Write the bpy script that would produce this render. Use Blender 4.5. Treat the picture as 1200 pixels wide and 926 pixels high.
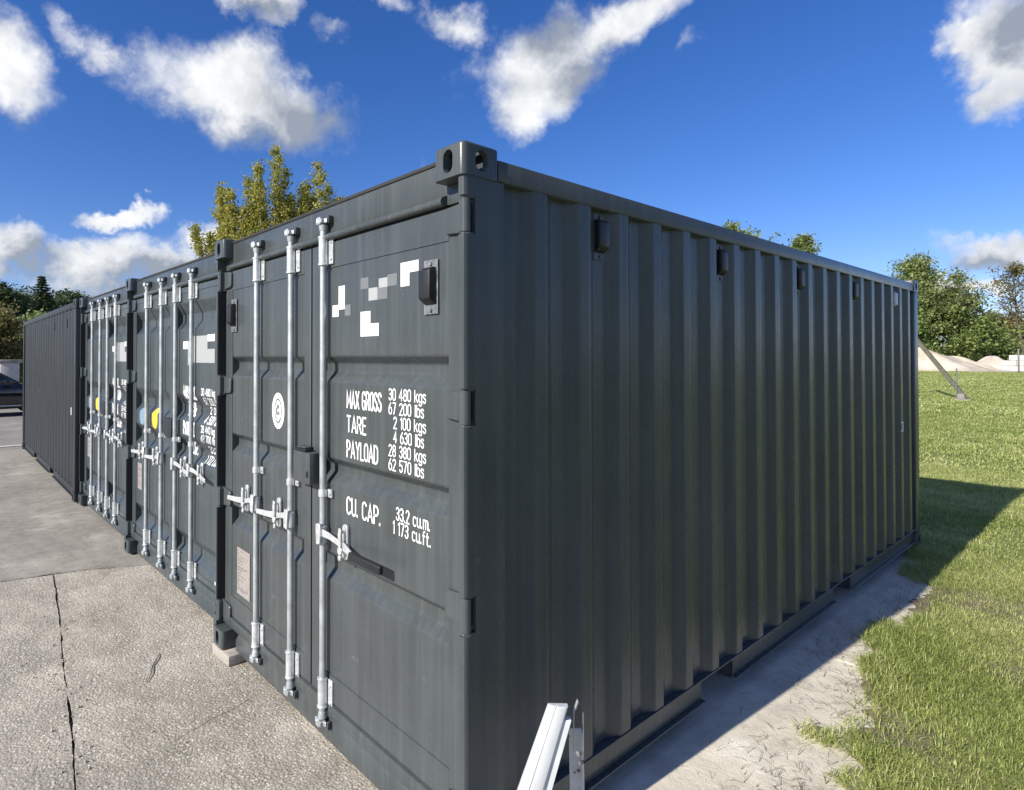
import bpy, bmesh, math, random
import numpy as np
from mathutils import Vector, Matrix, Euler

for o in list(bpy.data.objects):
    bpy.data.objects.remove(o)
SC = bpy.context.scene
COL = SC.collection
rad = math.radians
random.seed(7)

# ------------------------------------------------------------------ camera
CAM = Vector((1.5479, -1.3781, 1.8356))
YAW, PITCH, ROLL, FPX = 0.86604, 0.013525, -0.00111, 708.14
c_d = Vector((-math.sin(YAW)*math.cos(PITCH), math.cos(YAW)*math.cos(PITCH), math.sin(PITCH)))
c_r = Vector((math.cos(YAW), math.sin(YAW), 0))
c_u = c_r.cross(c_d)
c_r, c_u = (math.cos(ROLL)*c_r + math.sin(ROLL)*c_u, -math.sin(ROLL)*c_r + math.cos(ROLL)*c_u)
cd = bpy.data.cameras.new('camera')
cam = bpy.data.objects.new('camera', cd)
COL.objects.link(cam)
m = Matrix((c_r, c_u, -c_d)).transposed().to_4x4()
m.translation = CAM
cam.matrix_world = m
cd.sensor_fit = 'HORIZONTAL'
cd.sensor_width = 36
cd.lens = FPX/1200*36
cd.shift_x = 73.25/1200
cd.shift_y = -53.35/1200
cd.clip_start = 0.05
cd.clip_end = 5000
SC.camera = cam

# ------------------------------------------------------------------ sun, sky, exposure
SUN_TO = Vector((-0.30, -4.45, 2.66)).normalized()      # towards the sun
sl = bpy.data.lights.new('sun', 'SUN')
sl.energy = 4.9
sl.angle = rad(0.53)
sl.color = (1.0, 0.94, 0.84)
sun = bpy.data.objects.new('sun', sl)
COL.objects.link(sun)
sun.rotation_euler = SUN_TO.to_track_quat('Z', 'Y').to_euler()
SC.view_settings.view_transform = 'Standard'
SC.view_settings.look = 'None'
SC.view_settings.gamma = 1
SC.view_settings.use_curve_mapping = False
SC.view_settings.exposure = 0.52

def pix_dir(px, py):
    return (c_d + c_r*((px-600+73.25)/FPX) - c_u*((py-463+53.35)/FPX)).normalized()

def build_world():
    w = bpy.data.worlds.new('World')
    SC.world = w
    w.use_nodes = True
    nt = w.node_tree
    nt.nodes.clear()
    N = nt.nodes.new
    L = nt.links.new
    out = N('ShaderNodeOutputWorld')
    bg = N('ShaderNodeBackground')
    bg.inputs['Strength'].default_value = 0.105
    L(bg.outputs[0], out.inputs[0])
    sky = N('ShaderNodeTexSky')
    sky.sky_type = 'NISHITA'
    sky.sun_disc = False
    sky.sun_elevation = math.asin(SUN_TO.z)
    sky.sun_rotation = math.atan2(SUN_TO.x, SUN_TO.y)
    sky.altitude = 300
    sky.air_density = 1.0
    sky.dust_density = 0.3
    sky.ozone_density = 2.5
    hs = N('ShaderNodeHueSaturation')
    hs.inputs['Saturation'].default_value = 1.28
    hs.inputs['Value'].default_value = 1.0
    L(sky.outputs[0], hs.inputs['Color'])
    tint = N('ShaderNodeMix'); tint.data_type = 'RGBA'; tint.blend_type = 'MULTIPLY'; tint.inputs['Factor'].default_value = 1.0
    L(hs.outputs[0], tint.inputs['A']); tint.inputs['B'].default_value = (0.70, 0.70, 0.98, 1)
    tc = N('ShaderNodeTexCoord')
    def noise(vec, scale, detail, rough, dist=0.0, out_i=0):
        n = N('ShaderNodeTexNoise')
        n.inputs['Scale'].default_value = scale
        n.inputs['Detail'].default_value = detail
        n.inputs['Roughness'].default_value = rough
        n.inputs['Distortion'].default_value = dist
        L(vec, n.inputs['Vector'])
        return n.outputs[out_i]
    def vm(op, a, b):
        n = N('ShaderNodeVectorMath')
        n.operation = op
        for i, s in enumerate((a, b)):
            if s is None: continue
            if isinstance(s, (tuple, list, Vector)): n.inputs[i].default_value = tuple(s)
            else: L(s, n.inputs[i])
        return n
    def mt(op, a, b=None, clamp=False):
        n = N('ShaderNodeMath')
        n.operation = op
        n.use_clamp = clamp
        for i, s in enumerate((a, b)):
            if s is None: continue
            if isinstance(s, (int, float)): n.inputs[i].default_value = s
            else: L(s, n.inputs[i])
        return n.outputs[0]
    D = tc.outputs['Generated']
    warp = vm('SUBTRACT', noise(D, 5.0, 6, 0.62, 0, 1), (0.5, 0.5, 0.5)).outputs[0]
    sc = N('ShaderNodeVectorMath'); sc.operation = 'SCALE'
    L(warp, sc.inputs[0]); sc.inputs['Scale'].default_value = 0.20
    Dw = vm('ADD', D, sc.outputs[0]).outputs[0]
    def blob(px, py, rx, ry, ang, dirv=None):
        if dirv is None:
            v = c_d + c_r*((px-600+73.25)/FPX) - c_u*((py-463+53.35)/FPX)
            k = 1/FPX/v.length
            c = v.normalized()
        else:
            c = dirv.normalized(); k = 1/FPX
        a = c_r if dirv is None else Vector((-c.y, c.x, 0)).normalized()
        a = (a - c*a.dot(c)).normalized()
        b = c.cross(a)
        if b.z < 0: b = -b
        ca, sa = math.cos(rad(ang)), math.sin(rad(ang))
        a2 = a*ca + b*sa
        b2 = -a*sa + b*ca
        c2 = a2.cross(b2)
        R = Matrix((a2, b2, c2)).transposed()
        mp = N('ShaderNodeMapping')
        mp.vector_type = 'TEXTURE'
        mp.inputs['Location'].default_value = c
        mp.inputs['Rotation'].default_value = R.to_euler('XYZ')
        mp.inputs['Scale'].default_value = (rx*k, ry*k, 0.6)
        L(Dw, mp.inputs['Vector'])
        ln = vm('LENGTH', mp.outputs[0], None)
        return mt('SUBTRACT', 1.0, ln.outputs['Value'], True)
    def total(lst):
        acc = None
        for l in lst:
            b = blob(*l[:5])
            if len(l) > 5: b = mt('MULTIPLY', b, l[5])
            if acc is None: acc = b
            else: acc = mt('MAXIMUM', acc, b)
        return acc
    clouds = [(262, 112, 132, 74, -14), (335, 132, 84, 58, -20), (140, 66, 60, 32, -30, .62), (215, 120, 60, 40, -25, .8),
              (24, 92, 72, 56, -10, .8), (-40, 60, 70, 56, 0, .8), (300, 8, 66, 38, -15), (660, 66, 84, 66, 45),
              (640, 55, 110, 62, 22), (740, 6, 110, 48, 24), (610, 100, 60, 70, 0), (440, 2, 80, 26, -10, .7), (543, 22, 48, 30, 20, .6),
              (1170, 40, 100, 62, -22), (1200, 90, 62, 62, -30), (1120, 25, 60, 36, 10),
              (15, 284, 62, 34, -10), (110, 308, 110, 40, -4), (228, 284, 48, 30, 8), (134, 258, 46, 18, -12),
              (60, 345, 150, 34, 0), (215, 320, 90, 34, 0), (1165, 300, 82, 34, 6), (1210, 282, 60, 26, 10), (1150, 350, 46, 14, 0), (1080, 345, 70, 20, 0),
              (404, 62, 44, 18, -20, .35), (826, 52, 44, 22, 35, .35), (100, 48, 60, 26, -35, .5)]
    M = total(clouds)
    # unseen broken cloud added over the rest of the sky, whitening the shade's fill
    big_n = noise(D, 2.3, 3, 0.5, 0.2)
    cover = N('ShaderNodeMapRange'); L(big_n, cover.inputs['Value'])
    cover.inputs['From Min'].default_value = 0.47; cover.inputs['From Max'].default_value = 0.66; cover.inputs['To Max'].default_value = 0.52
    ax = vm('DOT_PRODUCT', D, (c_d*0.97 + c_r*0.10 + c_u*0.06).normalized())
    outside = N('ShaderNodeMapRange'); L(ax.outputs['Value'], outside.inputs['Value'])
    outside.inputs['From Min'].default_value = 0.60; outside.inputs['From Max'].default_value = 0.70
    outside.inputs['To Min'].default_value = 1.0; outside.inputs['To Max'].default_value = 0.0
    M = mt('MAXIMUM', M, mt('MULTIPLY', cover.outputs[0], outside.outputs[0]))
    greys = [(370, 150, 110, 52, -25), (290, 172, 90, 36, 0), (690, 75, 60, 40, 40), (1190, 20, 70, 40, -10), (60, 345, 190, 44, 0),
             (30, 297, 50, 22, 0), (1150, 318, 90, 24, 0), (640, 20, 60, 40, 0), (300, 30, 50, 20, 0), (40, 150, 60, 24, 0), (190, 330, 120, 26, 0)]
    G = total(greys)
    f1 = noise(D, 6.0, 7, 0.62, 0.3)
    D2 = vm('ADD', D, tuple(SUN_TO*0.02 + Vector((0, 0, 0.045)))).outputs[0]
    f2 = noise(D2, 6.0, 4, 0.6, 0.3)
    fine = noise(D, 26.0, 4, 0.65, 0.3)
    dens = mt('ADD', mt('MULTIPLY', M, 2.1), mt('MULTIPLY', mt('SUBTRACT', f1, 0.5), 1.7))
    dens = mt('ADD', dens, mt('MULTIPLY', mt('SUBTRACT', fine, 0.5), 0.5))
    rp = N('ShaderNodeMapRange'); rp.interpolation_type = 'SMOOTHSTEP'
    L(dens, rp.inputs['Value'])
    rp.inputs['From Min'].default_value = 0.24
    rp.inputs['From Max'].default_value = 1.45
    lit = mt('ADD', 0.66, mt('MULTIPLY', mt('SUBTRACT', f1, f2), 1.5))
    lit = mt('ADD', lit, mt('MULTIPLY', mt('SUBTRACT', fine, 0.5), 0.3))
    lit = mt('SUBTRACT', lit, mt('MULTIPLY', G, 1.0), True)
    cm = N('ShaderNodeMix'); cm.data_type = 'RGBA'
    L(lit, cm.inputs['Factor'])
    cm.inputs['A'].default_value = (2.3, 2.6, 3.1, 1)
    cm.inputs['B'].default_value = (8.0, 8.0, 7.9, 1)
    mx = N('ShaderNodeMix'); mx.data_type = 'RGBA'
    L(mt('MULTIPLY', rp.outputs[0], 0.96), mx.inputs['Factor'])
    L(tint.outputs['Result'], mx.inputs['A'])
    L(cm.outputs['Result'], mx.inputs['B'])
    L(mx.outputs['Result'], bg.inputs['Color'])
build_world()

# ------------------------------------------------------------------ materials
MATS = {}
def mat(name, col, rough=0.5, metal=0.0, var=0.12, vscale=6.0, bump=0.0, bscale=60.0, spec=0.5, coat=0.0, detail=6, stretch=None, rvar=0.1, col2=None):
    """principled material with noise in colour, roughness and relief (object coordinates)"""
    mm = bpy.data.materials.new(name)
    mm.use_nodes = True
    nt = mm.node_tree
    N = nt.nodes.new; L = nt.links.new
    b = nt.nodes['Principled BSDF']
    tc = N('ShaderNodeTexCoord')
    vec = tc.outputs['Object']
    if stretch:
        mp = N('ShaderNodeMapping'); mp.inputs['Scale'].default_value = stretch
        L(vec, mp.inputs['Vector']); vec = mp.outputs[0]
    n = N('ShaderNodeTexNoise')
    n.inputs['Scale'].default_value = vscale; n.inputs['Detail'].default_value = detail; n.inputs['Roughness'].default_value = 0.6
    L(vec, n.inputs['Vector'])
    r = N('ShaderNodeValToRGB')
    c = col
    if col2 is None:
        r.color_ramp.elements[0].color = tuple(max(0, x*(1-var)) for x in c[:3])+(1,)
        r.color_ramp.elements[1].color = tuple(min(1, x*(1+var)) for x in c[:3])+(1,)
    else:
        r.color_ramp.elements[0].color = tuple(c[:3])+(1,)
        r.color_ramp.elements[1].color = tuple(col2[:3])+(1,)
    r.color_ramp.elements[0].position = 0.3; r.color_ramp.elements[1].position = 0.7
    L(n.outputs[0], r.inputs[0])
    L(r.outputs[0], b.inputs['Base Color'])
    b.inputs['Metallic'].default_value = metal
    b.inputs['Specular IOR Level'].default_value = spec
    b.inputs['Coat Weight'].default_value = coat
    mr = N('ShaderNodeMapRange')
    mr.inputs['To Min'].default_value = max(0.02, rough-rvar); mr.inputs['To Max'].default_value = min(1, rough+rvar)
    L(n.outputs[0], mr.inputs['Value']); L(mr.outputs[0], b.inputs['Roughness'])
    if bump > 0:
        n2 = N('ShaderNodeTexNoise'); n2.inputs['Scale'].default_value = bscale; n2.inputs['Detail'].default_value = 4
        L(tc.outputs['Object'], n2.inputs['Vector'])
        bp = N('ShaderNodeBump'); bp.inputs['Strength'].default_value = bump; bp.inputs['Distance'].default_value = 0.002
        L(n2.outputs[0], bp.inputs['Height']); L(bp.outputs[0], b.inputs['Normal'])
    MATS[name] = mm
    return mm

def paint_mat(name, col, rough=0.42, dirt=0.35, coord='Object', spec=0.5):
    """painted container steel: fine orange peel, soft vertical run-off streaks, dust and small chips"""
    mm = bpy.data.materials.new(name); mm.use_nodes = True
    nt = mm.node_tree; N = nt.nodes.new; L = nt.links.new
    b = nt.nodes['Principled BSDF']
    tc = N('ShaderNodeTexCoord'); vec = tc.outputs[coord]
    def noise(scale, detail, rg, st=None):
        v = vec
        if st:
            mp = N('ShaderNodeMapping'); mp.inputs['Scale'].default_value = st; L(v, mp.inputs['Vector']); v = mp.outputs[0]
        n = N('ShaderNodeTexNoise'); n.inputs['Scale'].default_value = scale; n.inputs['Detail'].default_value = detail; n.inputs['Roughness'].default_value = rg
        L(v, n.inputs['Vector']); return n.outputs[0]
    def ramp(fac, p0, p1, c0, c1):
        r = N('ShaderNodeValToRGB'); r.color_ramp.elements[0].position = p0; r.color_ramp.elements[1].position = p1
        r.color_ramp.elements[0].color = c0+(1,); r.color_ramp.elements[1].color = c1+(1,); L(fac, r.inputs[0]); return r.outputs[0]
    def mix(f, a, bb):
        x = N('ShaderNodeMix'); x.data_type = 'RGBA'; L(f, x.inputs['Factor'])
        for s, k in ((a, 'A'), (bb, 'B')):
            if isinstance(s, tuple): x.inputs[k].default_value = s+(1,)
            else: L(s, x.inputs[k])
        return x.outputs['Result']
    base = ramp(noise(3.0, 5, .6), .3, .7, tuple(x*0.86 for x in col), tuple(x*1.14 for x in col))
    streak = ramp(noise(1.0, 6, .65, (26, 26, 0.55)), .46, .74, (0, 0, 0), (1, 1, 1))
    st = N('ShaderNodeMath'); st.operation = 'MULTIPLY'; L(streak, st.inputs[0]); st.inputs[1].default_value = dirt
    dust = tuple(min(1, x*1.7+0.03) for x in col)
    c = mix(st.outputs[0], base, dust)
    sp = ramp(noise(90, 3, .5), .66, .72, (0, 0, 0), (1, 1, 1))
    sm = ramp(noise(5, 3, .5), .5, .7, (0, 0, 0), (1, 1, 1))
    sx = N('ShaderNodeMath'); sx.operation = 'MULTIPLY'; L(sp, sx.inputs[0]); L(sm, sx.inputs[1])
    s2 = N('ShaderNodeMath'); s2.operation = 'MULTIPLY'; L(sx.outputs[0], s2.inputs[0]); s2.inputs[1].default_value = 0.35
    c = mix(s2.outputs[0], c, tuple(min(1, x*2.6+0.05) for x in col))
    sc1 = ramp(noise(2.0, 7, .7, (3, 3, 9)), .66, .70, (0, 0, 0), (.45,)*3)
    c = mix(sc1, c, tuple(x*1.9+.02 for x in col))
    ru = ramp(noise(38, 4, .6), .74, .78, (0, 0, 0), (.7,)*3)
    c = mix(ru, c, (0.10, 0.055, 0.03))
    L(c, b.inputs['Base Color'])
    mr = N('ShaderNodeMapRange'); mr.inputs['To Min'].default_value = rough-.07; mr.inputs['To Max'].default_value = rough+.13
    L(noise(9, 6, .65), mr.inputs['Value']); L(mr.outputs[0], b.inputs['Roughness'])
    b.inputs['Specular IOR Level'].default_value = spec
    bp = N('ShaderNodeBump'); bp.inputs['Strength'].default_value = 0.10; bp.inputs['Distance'].default_value = 0.0015
    L(noise(160, 3, .5), bp.inputs['Height'])
    bp2 = N('ShaderNodeBump'); bp2.inputs['Strength'].default_value = 0.06; bp2.inputs['Distance'].default_value = 0.010
    L(noise(4.5, 2, .4), bp2.inputs['Height']); L(bp.outputs[0], bp2.inputs['Normal'])
    L(bp2.outputs[0], b.inputs['Normal'])
    MATS[name] = mm
    return mm

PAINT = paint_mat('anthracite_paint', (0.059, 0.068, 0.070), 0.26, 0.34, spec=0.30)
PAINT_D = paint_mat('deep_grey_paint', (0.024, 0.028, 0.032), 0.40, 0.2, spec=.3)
PAINT_B = paint_mat('blue_grey_paint', (0.053, 0.066, 0.073), 0.29, 0.32, spec=0.35)
GALV = mat('galvanised_steel', (0.47, 0.50, 0.51), 0.46, 0.55, 0.18, 14, 0.08, 120)
ZINC = mat('bright_zinc', (0.60, 0.62, 0.62), 0.42, 0.45, 0.2, 30, 0.08, 150)
CAM_M = mat('cam_steel', (0.20, 0.215, 0.22), 0.5, 0.5, 0.5, 40, 0.2, 120)
BLACK = mat('black_plastic', (0.012, 0.013, 0.015), 0.45, 0, 0.2, 20)
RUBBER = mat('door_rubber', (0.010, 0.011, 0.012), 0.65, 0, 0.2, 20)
WHITE = mat('white_print', (0.78, 0.79, 0.78), 0.5, 0, 0.05, 30)
GREYP = mat('grey_print', (0.34, 0.35, 0.35), 0.5, 0, 0.05, 30)
DGREYP = mat('dull_print', (0.15, 0.16, 0.165), 0.5, 0, 0.05, 30)
YELLOW = mat('yellow_sticker', (0.72, 0.50, 0.04), 0.45, 0, 0.08, 30)
BLUE = mat('pale_blue_sticker', (0.20, 0.28, 0.38), 0.45, 0, 0.08, 30)
ORANGE = mat('ochre_sticker', (0.48, 0.30, 0.06), 0.5, 0, 0.1, 30)
PLATE = mat('plate_metal', (0.40, 0.36, 0.34), 0.45, 0.35, 0.1, 30)
INK = mat('plate_ink', (0.17, 0.15, 0.15), 0.6, 0, 0.1, 30)
UNDER = mat('underside_black', (0.02, 0.02, 0.02), 0.8, 0, 0.3, 10)
WOOD = mat('weathered_timber', (0.34, 0.31, 0.27), 0.8, 0, 0.3, 10, 0.4, 60, stretch=(3, 3, 18))
WHITEPAINT = mat('white_enamel', (0.56, 0.58, 0.59), 0.42, 0, 0.07, 12, 0.1, 40)

def rusty_white():
    mm = mat('chipped_white_enamel', (0.50, 0.51, 0.50), 0.5, 0, 0.1, 25)
    nt = mm.node_tree; N = nt.nodes.new; L = nt.links.new
    b = nt.nodes['Principled BSDF']
    src = b.inputs['Base Color'].links[0].from_socket
    tc = N('ShaderNodeTexCoord'); n = N('ShaderNodeTexNoise'); n.inputs['Scale'].default_value = 45; n.inputs['Detail'].default_value = 6
    L(tc.outputs['Object'], n.inputs['Vector'])
    r = N('ShaderNodeValToRGB'); r.color_ramp.elements[0].position = .60; r.color_ramp.elements[1].position = .66
    L(n.outputs[0], r.inputs[0])
    x = N('ShaderNodeMix'); x.data_type = 'RGBA'; L(r.outputs[0], x.inputs['Factor']); L(src, x.inputs['A']); x.inputs['B'].default_value = (0.09, 0.04, 0.02, 1)
    L(x.outputs['Result'], b.inputs['Base Color'])
    return mm
RUSTY = rusty_white()

def concrete_mat(name, c_lo, c_hi, stone, agg=55.0, bump=0.6, stone_amt=0.8, dark_amt=0.5):
    mm = bpy.data.materials.new(name); mm.use_nodes = True
    nt = mm.node_tree; N = nt.nodes.new; L = nt.links.new
    b = nt.nodes['Principled BSDF']
    tc = N('ShaderNodeTexCoord'); vec = tc.outputs['Object']
    def noise(scale, detail=6, rg=.6):
        n = N('ShaderNodeTexNoise'); n.inputs['Scale'].default_value = scale; n.inputs['Detail'].default_value = detail; n.inputs['Roughness'].default_value = rg
        L(vec, n.inputs['Vector']); return n.outputs[0]
    def ramp(fac, p0, p1, c0, c1):
        r = N('ShaderNodeValToRGB'); r.color_ramp.elements[0].position = p0; r.color_ramp.elements[1].position = p1
        r.color_ramp.elements[0].color = c0+(1,); r.color_ramp.elements[1].color = c1+(1,); L(fac, r.inputs[0]); return r.outputs[0]
    def mix(f, a, bb, mode='MIX'):
        x = N('ShaderNodeMix'); x.data_type = 'RGBA'; x.blend_type = mode
        if isinstance(f, float): x.inputs['Factor'].default_value = f
        else: L(f, x.inputs['Factor'])
        for s, k in ((a, 'A'), (bb, 'B')):
            if isinstance(s, tuple): x.inputs[k].default_value = s+(1,)
            else: L(s, x.inputs[k])
        return x.outputs['Result']
    big = ramp(noise(0.9, 7, .62), .32, .68, c_lo, c_hi)
    mid = mix(0.55, big, ramp(noise(7, 6, .65), .28, .72, (.45, .45, .45), (1, 1, 1)), 'MULTIPLY')
    vo = N('ShaderNodeTexVoronoi'); vo.inputs['Scale'].default_value = agg; L(vec, vo.inputs['Vector'])
    vcol = N('ShaderNodeSeparateColor'); L(vo.outputs['Color'], vcol.inputs[0])
    smask = ramp(vo.outputs['Distance'], .30, .52, (1, 1, 1), (0, 0, 0))
    sel = ramp(vcol.outputs[0], .42, .60, (0, 0, 0), (stone_amt,)*3)
    f = mix(1.0, smask, sel, 'MULTIPLY')
    scol = ramp(vcol.outputs[1], .1, .9, tuple(x*0.55 for x in stone), stone)
    c = mix(f, mid, scol)
    ef = ramp(noise(1.7, 5, .65), .54, .72, (0, 0, 0), (.50,)*3)
    c = mix(ef, c, tuple(min(.9, x*1.35) for x in c_hi))
    dk = ramp(noise(2.6, 5, .6), .56, .76, (0, 0, 0), (.30,)*3)
    c = mix(dk, c, tuple(x*.55 for x in c_lo))
    pit = ramp(noise(agg*1.6, 4, .7), .30, .44, (1, 1, 1), (0, 0, 0))
    pf = N('ShaderNodeMath'); pf.operation = 'MULTIPLY'; L(pit, pf.inputs[0]); pf.inputs[1].default_value = dark_amt
    c = mix(pf.outputs[0], c, tuple(x*0.28 for x in c_lo))
    L(c, b.inputs['Base Color'])
    b.inputs['Roughness'].default_value = 0.9
    b.inputs['Specular IOR Level'].default_value = 0.25
    h = N('ShaderNodeMath'); h.operation = 'SUBTRACT'; L(noise(agg*1.3, 6, .7), h.inputs[0])
    h2 = N('ShaderNodeMath'); h2.operation = 'MULTIPLY'; L(vo.outputs['Distance'], h2.inputs[0]); h2.inputs[1].default_value = 0.5
    L(h2.outputs[0], h.inputs[1])
    bp = N('ShaderNodeBump'); bp.inputs['Strength'].default_value = bump; bp.inputs['Distance'].default_value = 0.008
    L(h.outputs[0], bp.inputs['Height'])
    bp2 = N('ShaderNodeBump'); bp2.inputs['Strength'].default_value = 0.4; bp2.inputs['Distance'].default_value = 0.03
    L(noise(5, 5, .6), bp2.inputs['Height']); L(bp.outputs[0], bp2.inputs['Normal'])
    L(bp2.outputs[0], b.inputs['Normal'])
    MATS[name] = mm
    return mm
AGG = concrete_mat('exposed_aggregate_concrete', (0.34, 0.31, 0.255), (0.60, 0.55, 0.46), (0.88, 0.82, 0.70), 70, 1.0, 0.75, 1.0)
SMOOTH = concrete_mat('worn_smooth_concrete', (0.27, 0.25, 0.215), (0.41, 0.38, 0.33), (0.48, 0.45, 0.39), 75, 0.5, 0.30, 0.30)
PALE = concrete_mat('pale_strip_concrete', (0.64, 0.585, 0.475), (0.82, 0.76, 0.63), (0.86, 0.80, 0.68), 110, 0.35, 0.4, 0.35)
ASPHALT = concrete_mat('worn_asphalt', (0.24, 0.225, 0.20), (0.34, 0.32, 0.285), (0.40, 0.38, 0.34), 60, 0.5, 0.4, 0.4)
SOIL = mat('joint_soil', (0.06, 0.05, 0.036), 0.95, 0, 0.4, 20, 0.6, 40)
SAND = mat('pale_sand', (0.34, 0.28, 0.20), 0.95, 0, 0, 0.5, 0.8, 3, col2=(0.56, 0.50, 0.42))
GRAVEL = mat('gravel_yard', (0.33, 0.29, 0.23), 0.95, 0, 0, 0.4, 0.5, 8, col2=(0.50, 0.45, 0.38))
PALEWALL = mat('weathered_white_render', (0.40, 0.37, 0.33), 0.85, 0, 0, 3.5, 0.3, 20, col2=(0.58, 0.55, 0.51))
def lawn_mat():
    mm = bpy.data.materials.new('lawn'); mm.use_nodes = True
    nt = mm.node_tree; N = nt.nodes.new; L = nt.links.new
    b = nt.nodes['Principled BSDF']
    tc = N('ShaderNodeTexCoord'); vec = tc.outputs['Object']
    def noise(scale, detail=6, rg=.6):
        n = N('ShaderNodeTexNoise'); n.inputs['Scale'].default_value = scale; n.inputs['Detail'].default_value = detail; n.inputs['Roughness'].default_value = rg
        L(vec, n.inputs['Vector']); return n.outputs[0]
    def ramp(fac, p0, p1, c0, c1):
        r = N('ShaderNodeValToRGB'); r.color_ramp.elements[0].position = p0; r.color_ramp.elements[1].position = p1
        r.color_ramp.elements[0].color = c0+(1,); r.color_ramp.elements[1].color = c1+(1,); L(fac, r.inputs[0]); return r.outputs[0]
    def mix(f, a, bb, mode='MIX'):
        x = N('ShaderNodeMix'); x.data_type = 'RGBA'; x.blend_type = mode
        if isinstance(f, float): x.inputs['Factor'].default_value = f
        else: L(f, x.inputs['Factor'])
        L(a, x.inputs['A']); L(bb, x.inputs['B']); return x.outputs['Result']
    a = ramp(noise(0.35, 8, .62), .35, .65, (0.19, 0.235, 0.06), (0.31, 0.35, 0.12))
    d = ramp(noise(9, 8, .7), .35, .62, (0.11, 0.145, 0.035), (0.38, 0.41, 0.15))
    c = mix(0.5, a, d)
    dry = ramp(noise(1.4, 6, .6), .58, .72, (0, 0, 0), (.6, .6, .6))
    s = ramp(noise(20, 6, .6), .3, .7, (0.16, 0.14, 0.07), (0.28, 0.25, 0.13))
    c = mix(dry, c, s)
    L(c, b.inputs['Base Color']); b.inputs['Roughness'].default_value = .85; b.inputs['Specular IOR Level'].default_value = .2
    bp = N('ShaderNodeBump'); bp.inputs['Strength'].default_value = 1.0; bp.inputs['Distance'].default_value = 0.05
    L(noise(14, 8, .7), bp.inputs['Height']); L(bp.outputs[0], b.inputs['Normal'])
    return mm
LAWN = lawn_mat()

def leaf_mat(name, c0, c1, c2, trans=0.25, rough=0.5):
    """leaf colour from a per-leaf random value"""
    mm = bpy.data.materials.new(name); mm.use_nodes = True
    nt = mm.node_tree; N = nt.nodes.new; L = nt.links.new
    b = nt.nodes['Principled BSDF']; out = nt.nodes['Material Output']
    at = N('ShaderNodeAttribute'); at.attribute_name = 'rnd'
    r = N('ShaderNodeValToRGB')
    r.color_ramp.elements[0].color = c0+(1,); r.color_ramp.elements[1].color = c2+(1,)
    e = r.color_ramp.elements.new(0.5); e.color = c1+(1,)
    L(at.outputs['Fac'], r.inputs[0])
    L(r.outputs[0], b.inputs['Base Color']); b.inputs['Roughness'].default_value = rough; b.inputs['Specular IOR Level'].default_value = .3
    tr = N('ShaderNodeBsdfTranslucent'); L(r.outputs[0], tr.inputs['Color'])
    mx = N('ShaderNodeMixShader'); mx.inputs[0].default_value = trans
    L(b.outputs[0], mx.inputs[1]); L(tr.outputs[0], mx.inputs[2]); L(mx.outputs[0], out.inputs['Surface'])
    return mm
GRASS_M = leaf_mat('grass_blades', (0.25, 0.32, 0.075), (0.50, 0.55, 0.185), (0.76, 0.71, 0.40), 0.45)
STRAW_M = leaf_mat('dry_straw', (0.04, 0.035, 0.018), (0.13, 0.11, 0.055), (0.34, 0.29, 0.16), 0.1)
POPLAR_M = leaf_mat('poplar_leaves', (0.16, 0.20, 0.05), (0.35, 0.355, 0.085), (0.58, 0.47, 0.10), 0.45)
GREEN_M = leaf_mat('broad_leaves', (0.09, 0.145, 0.04), (0.21, 0.285, 0.08), (0.38, 0.43, 0.15), 0.4)
PALEG_M = leaf_mat('pale_leaves', (0.13, 0.19, 0.065), (0.28, 0.34, 0.12), (0.46, 0.48, 0.21), 0.42)
OLIVE_M = leaf_mat('olive_leaves', (0.08, 0.09, 0.03), (0.18, 0.175, 0.06), (0.29, 0.24, 0.10), 0.3)
NEEDLE_M = leaf_mat('needles', (0.035, 0.062, 0.028), (0.085, 0.125, 0.055), (0.17, 0.20, 0.095), 0.22)
BARK = mat('bark', (0.10, 0.080, 0.060), 0.9, 0, 0.4, 6, 0.6, 30)
PALEBARK = mat('pale_bark', (0.24, 0.22, 0.19), 0.9, 0, 0.35, 6, 0.6, 30)

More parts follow.
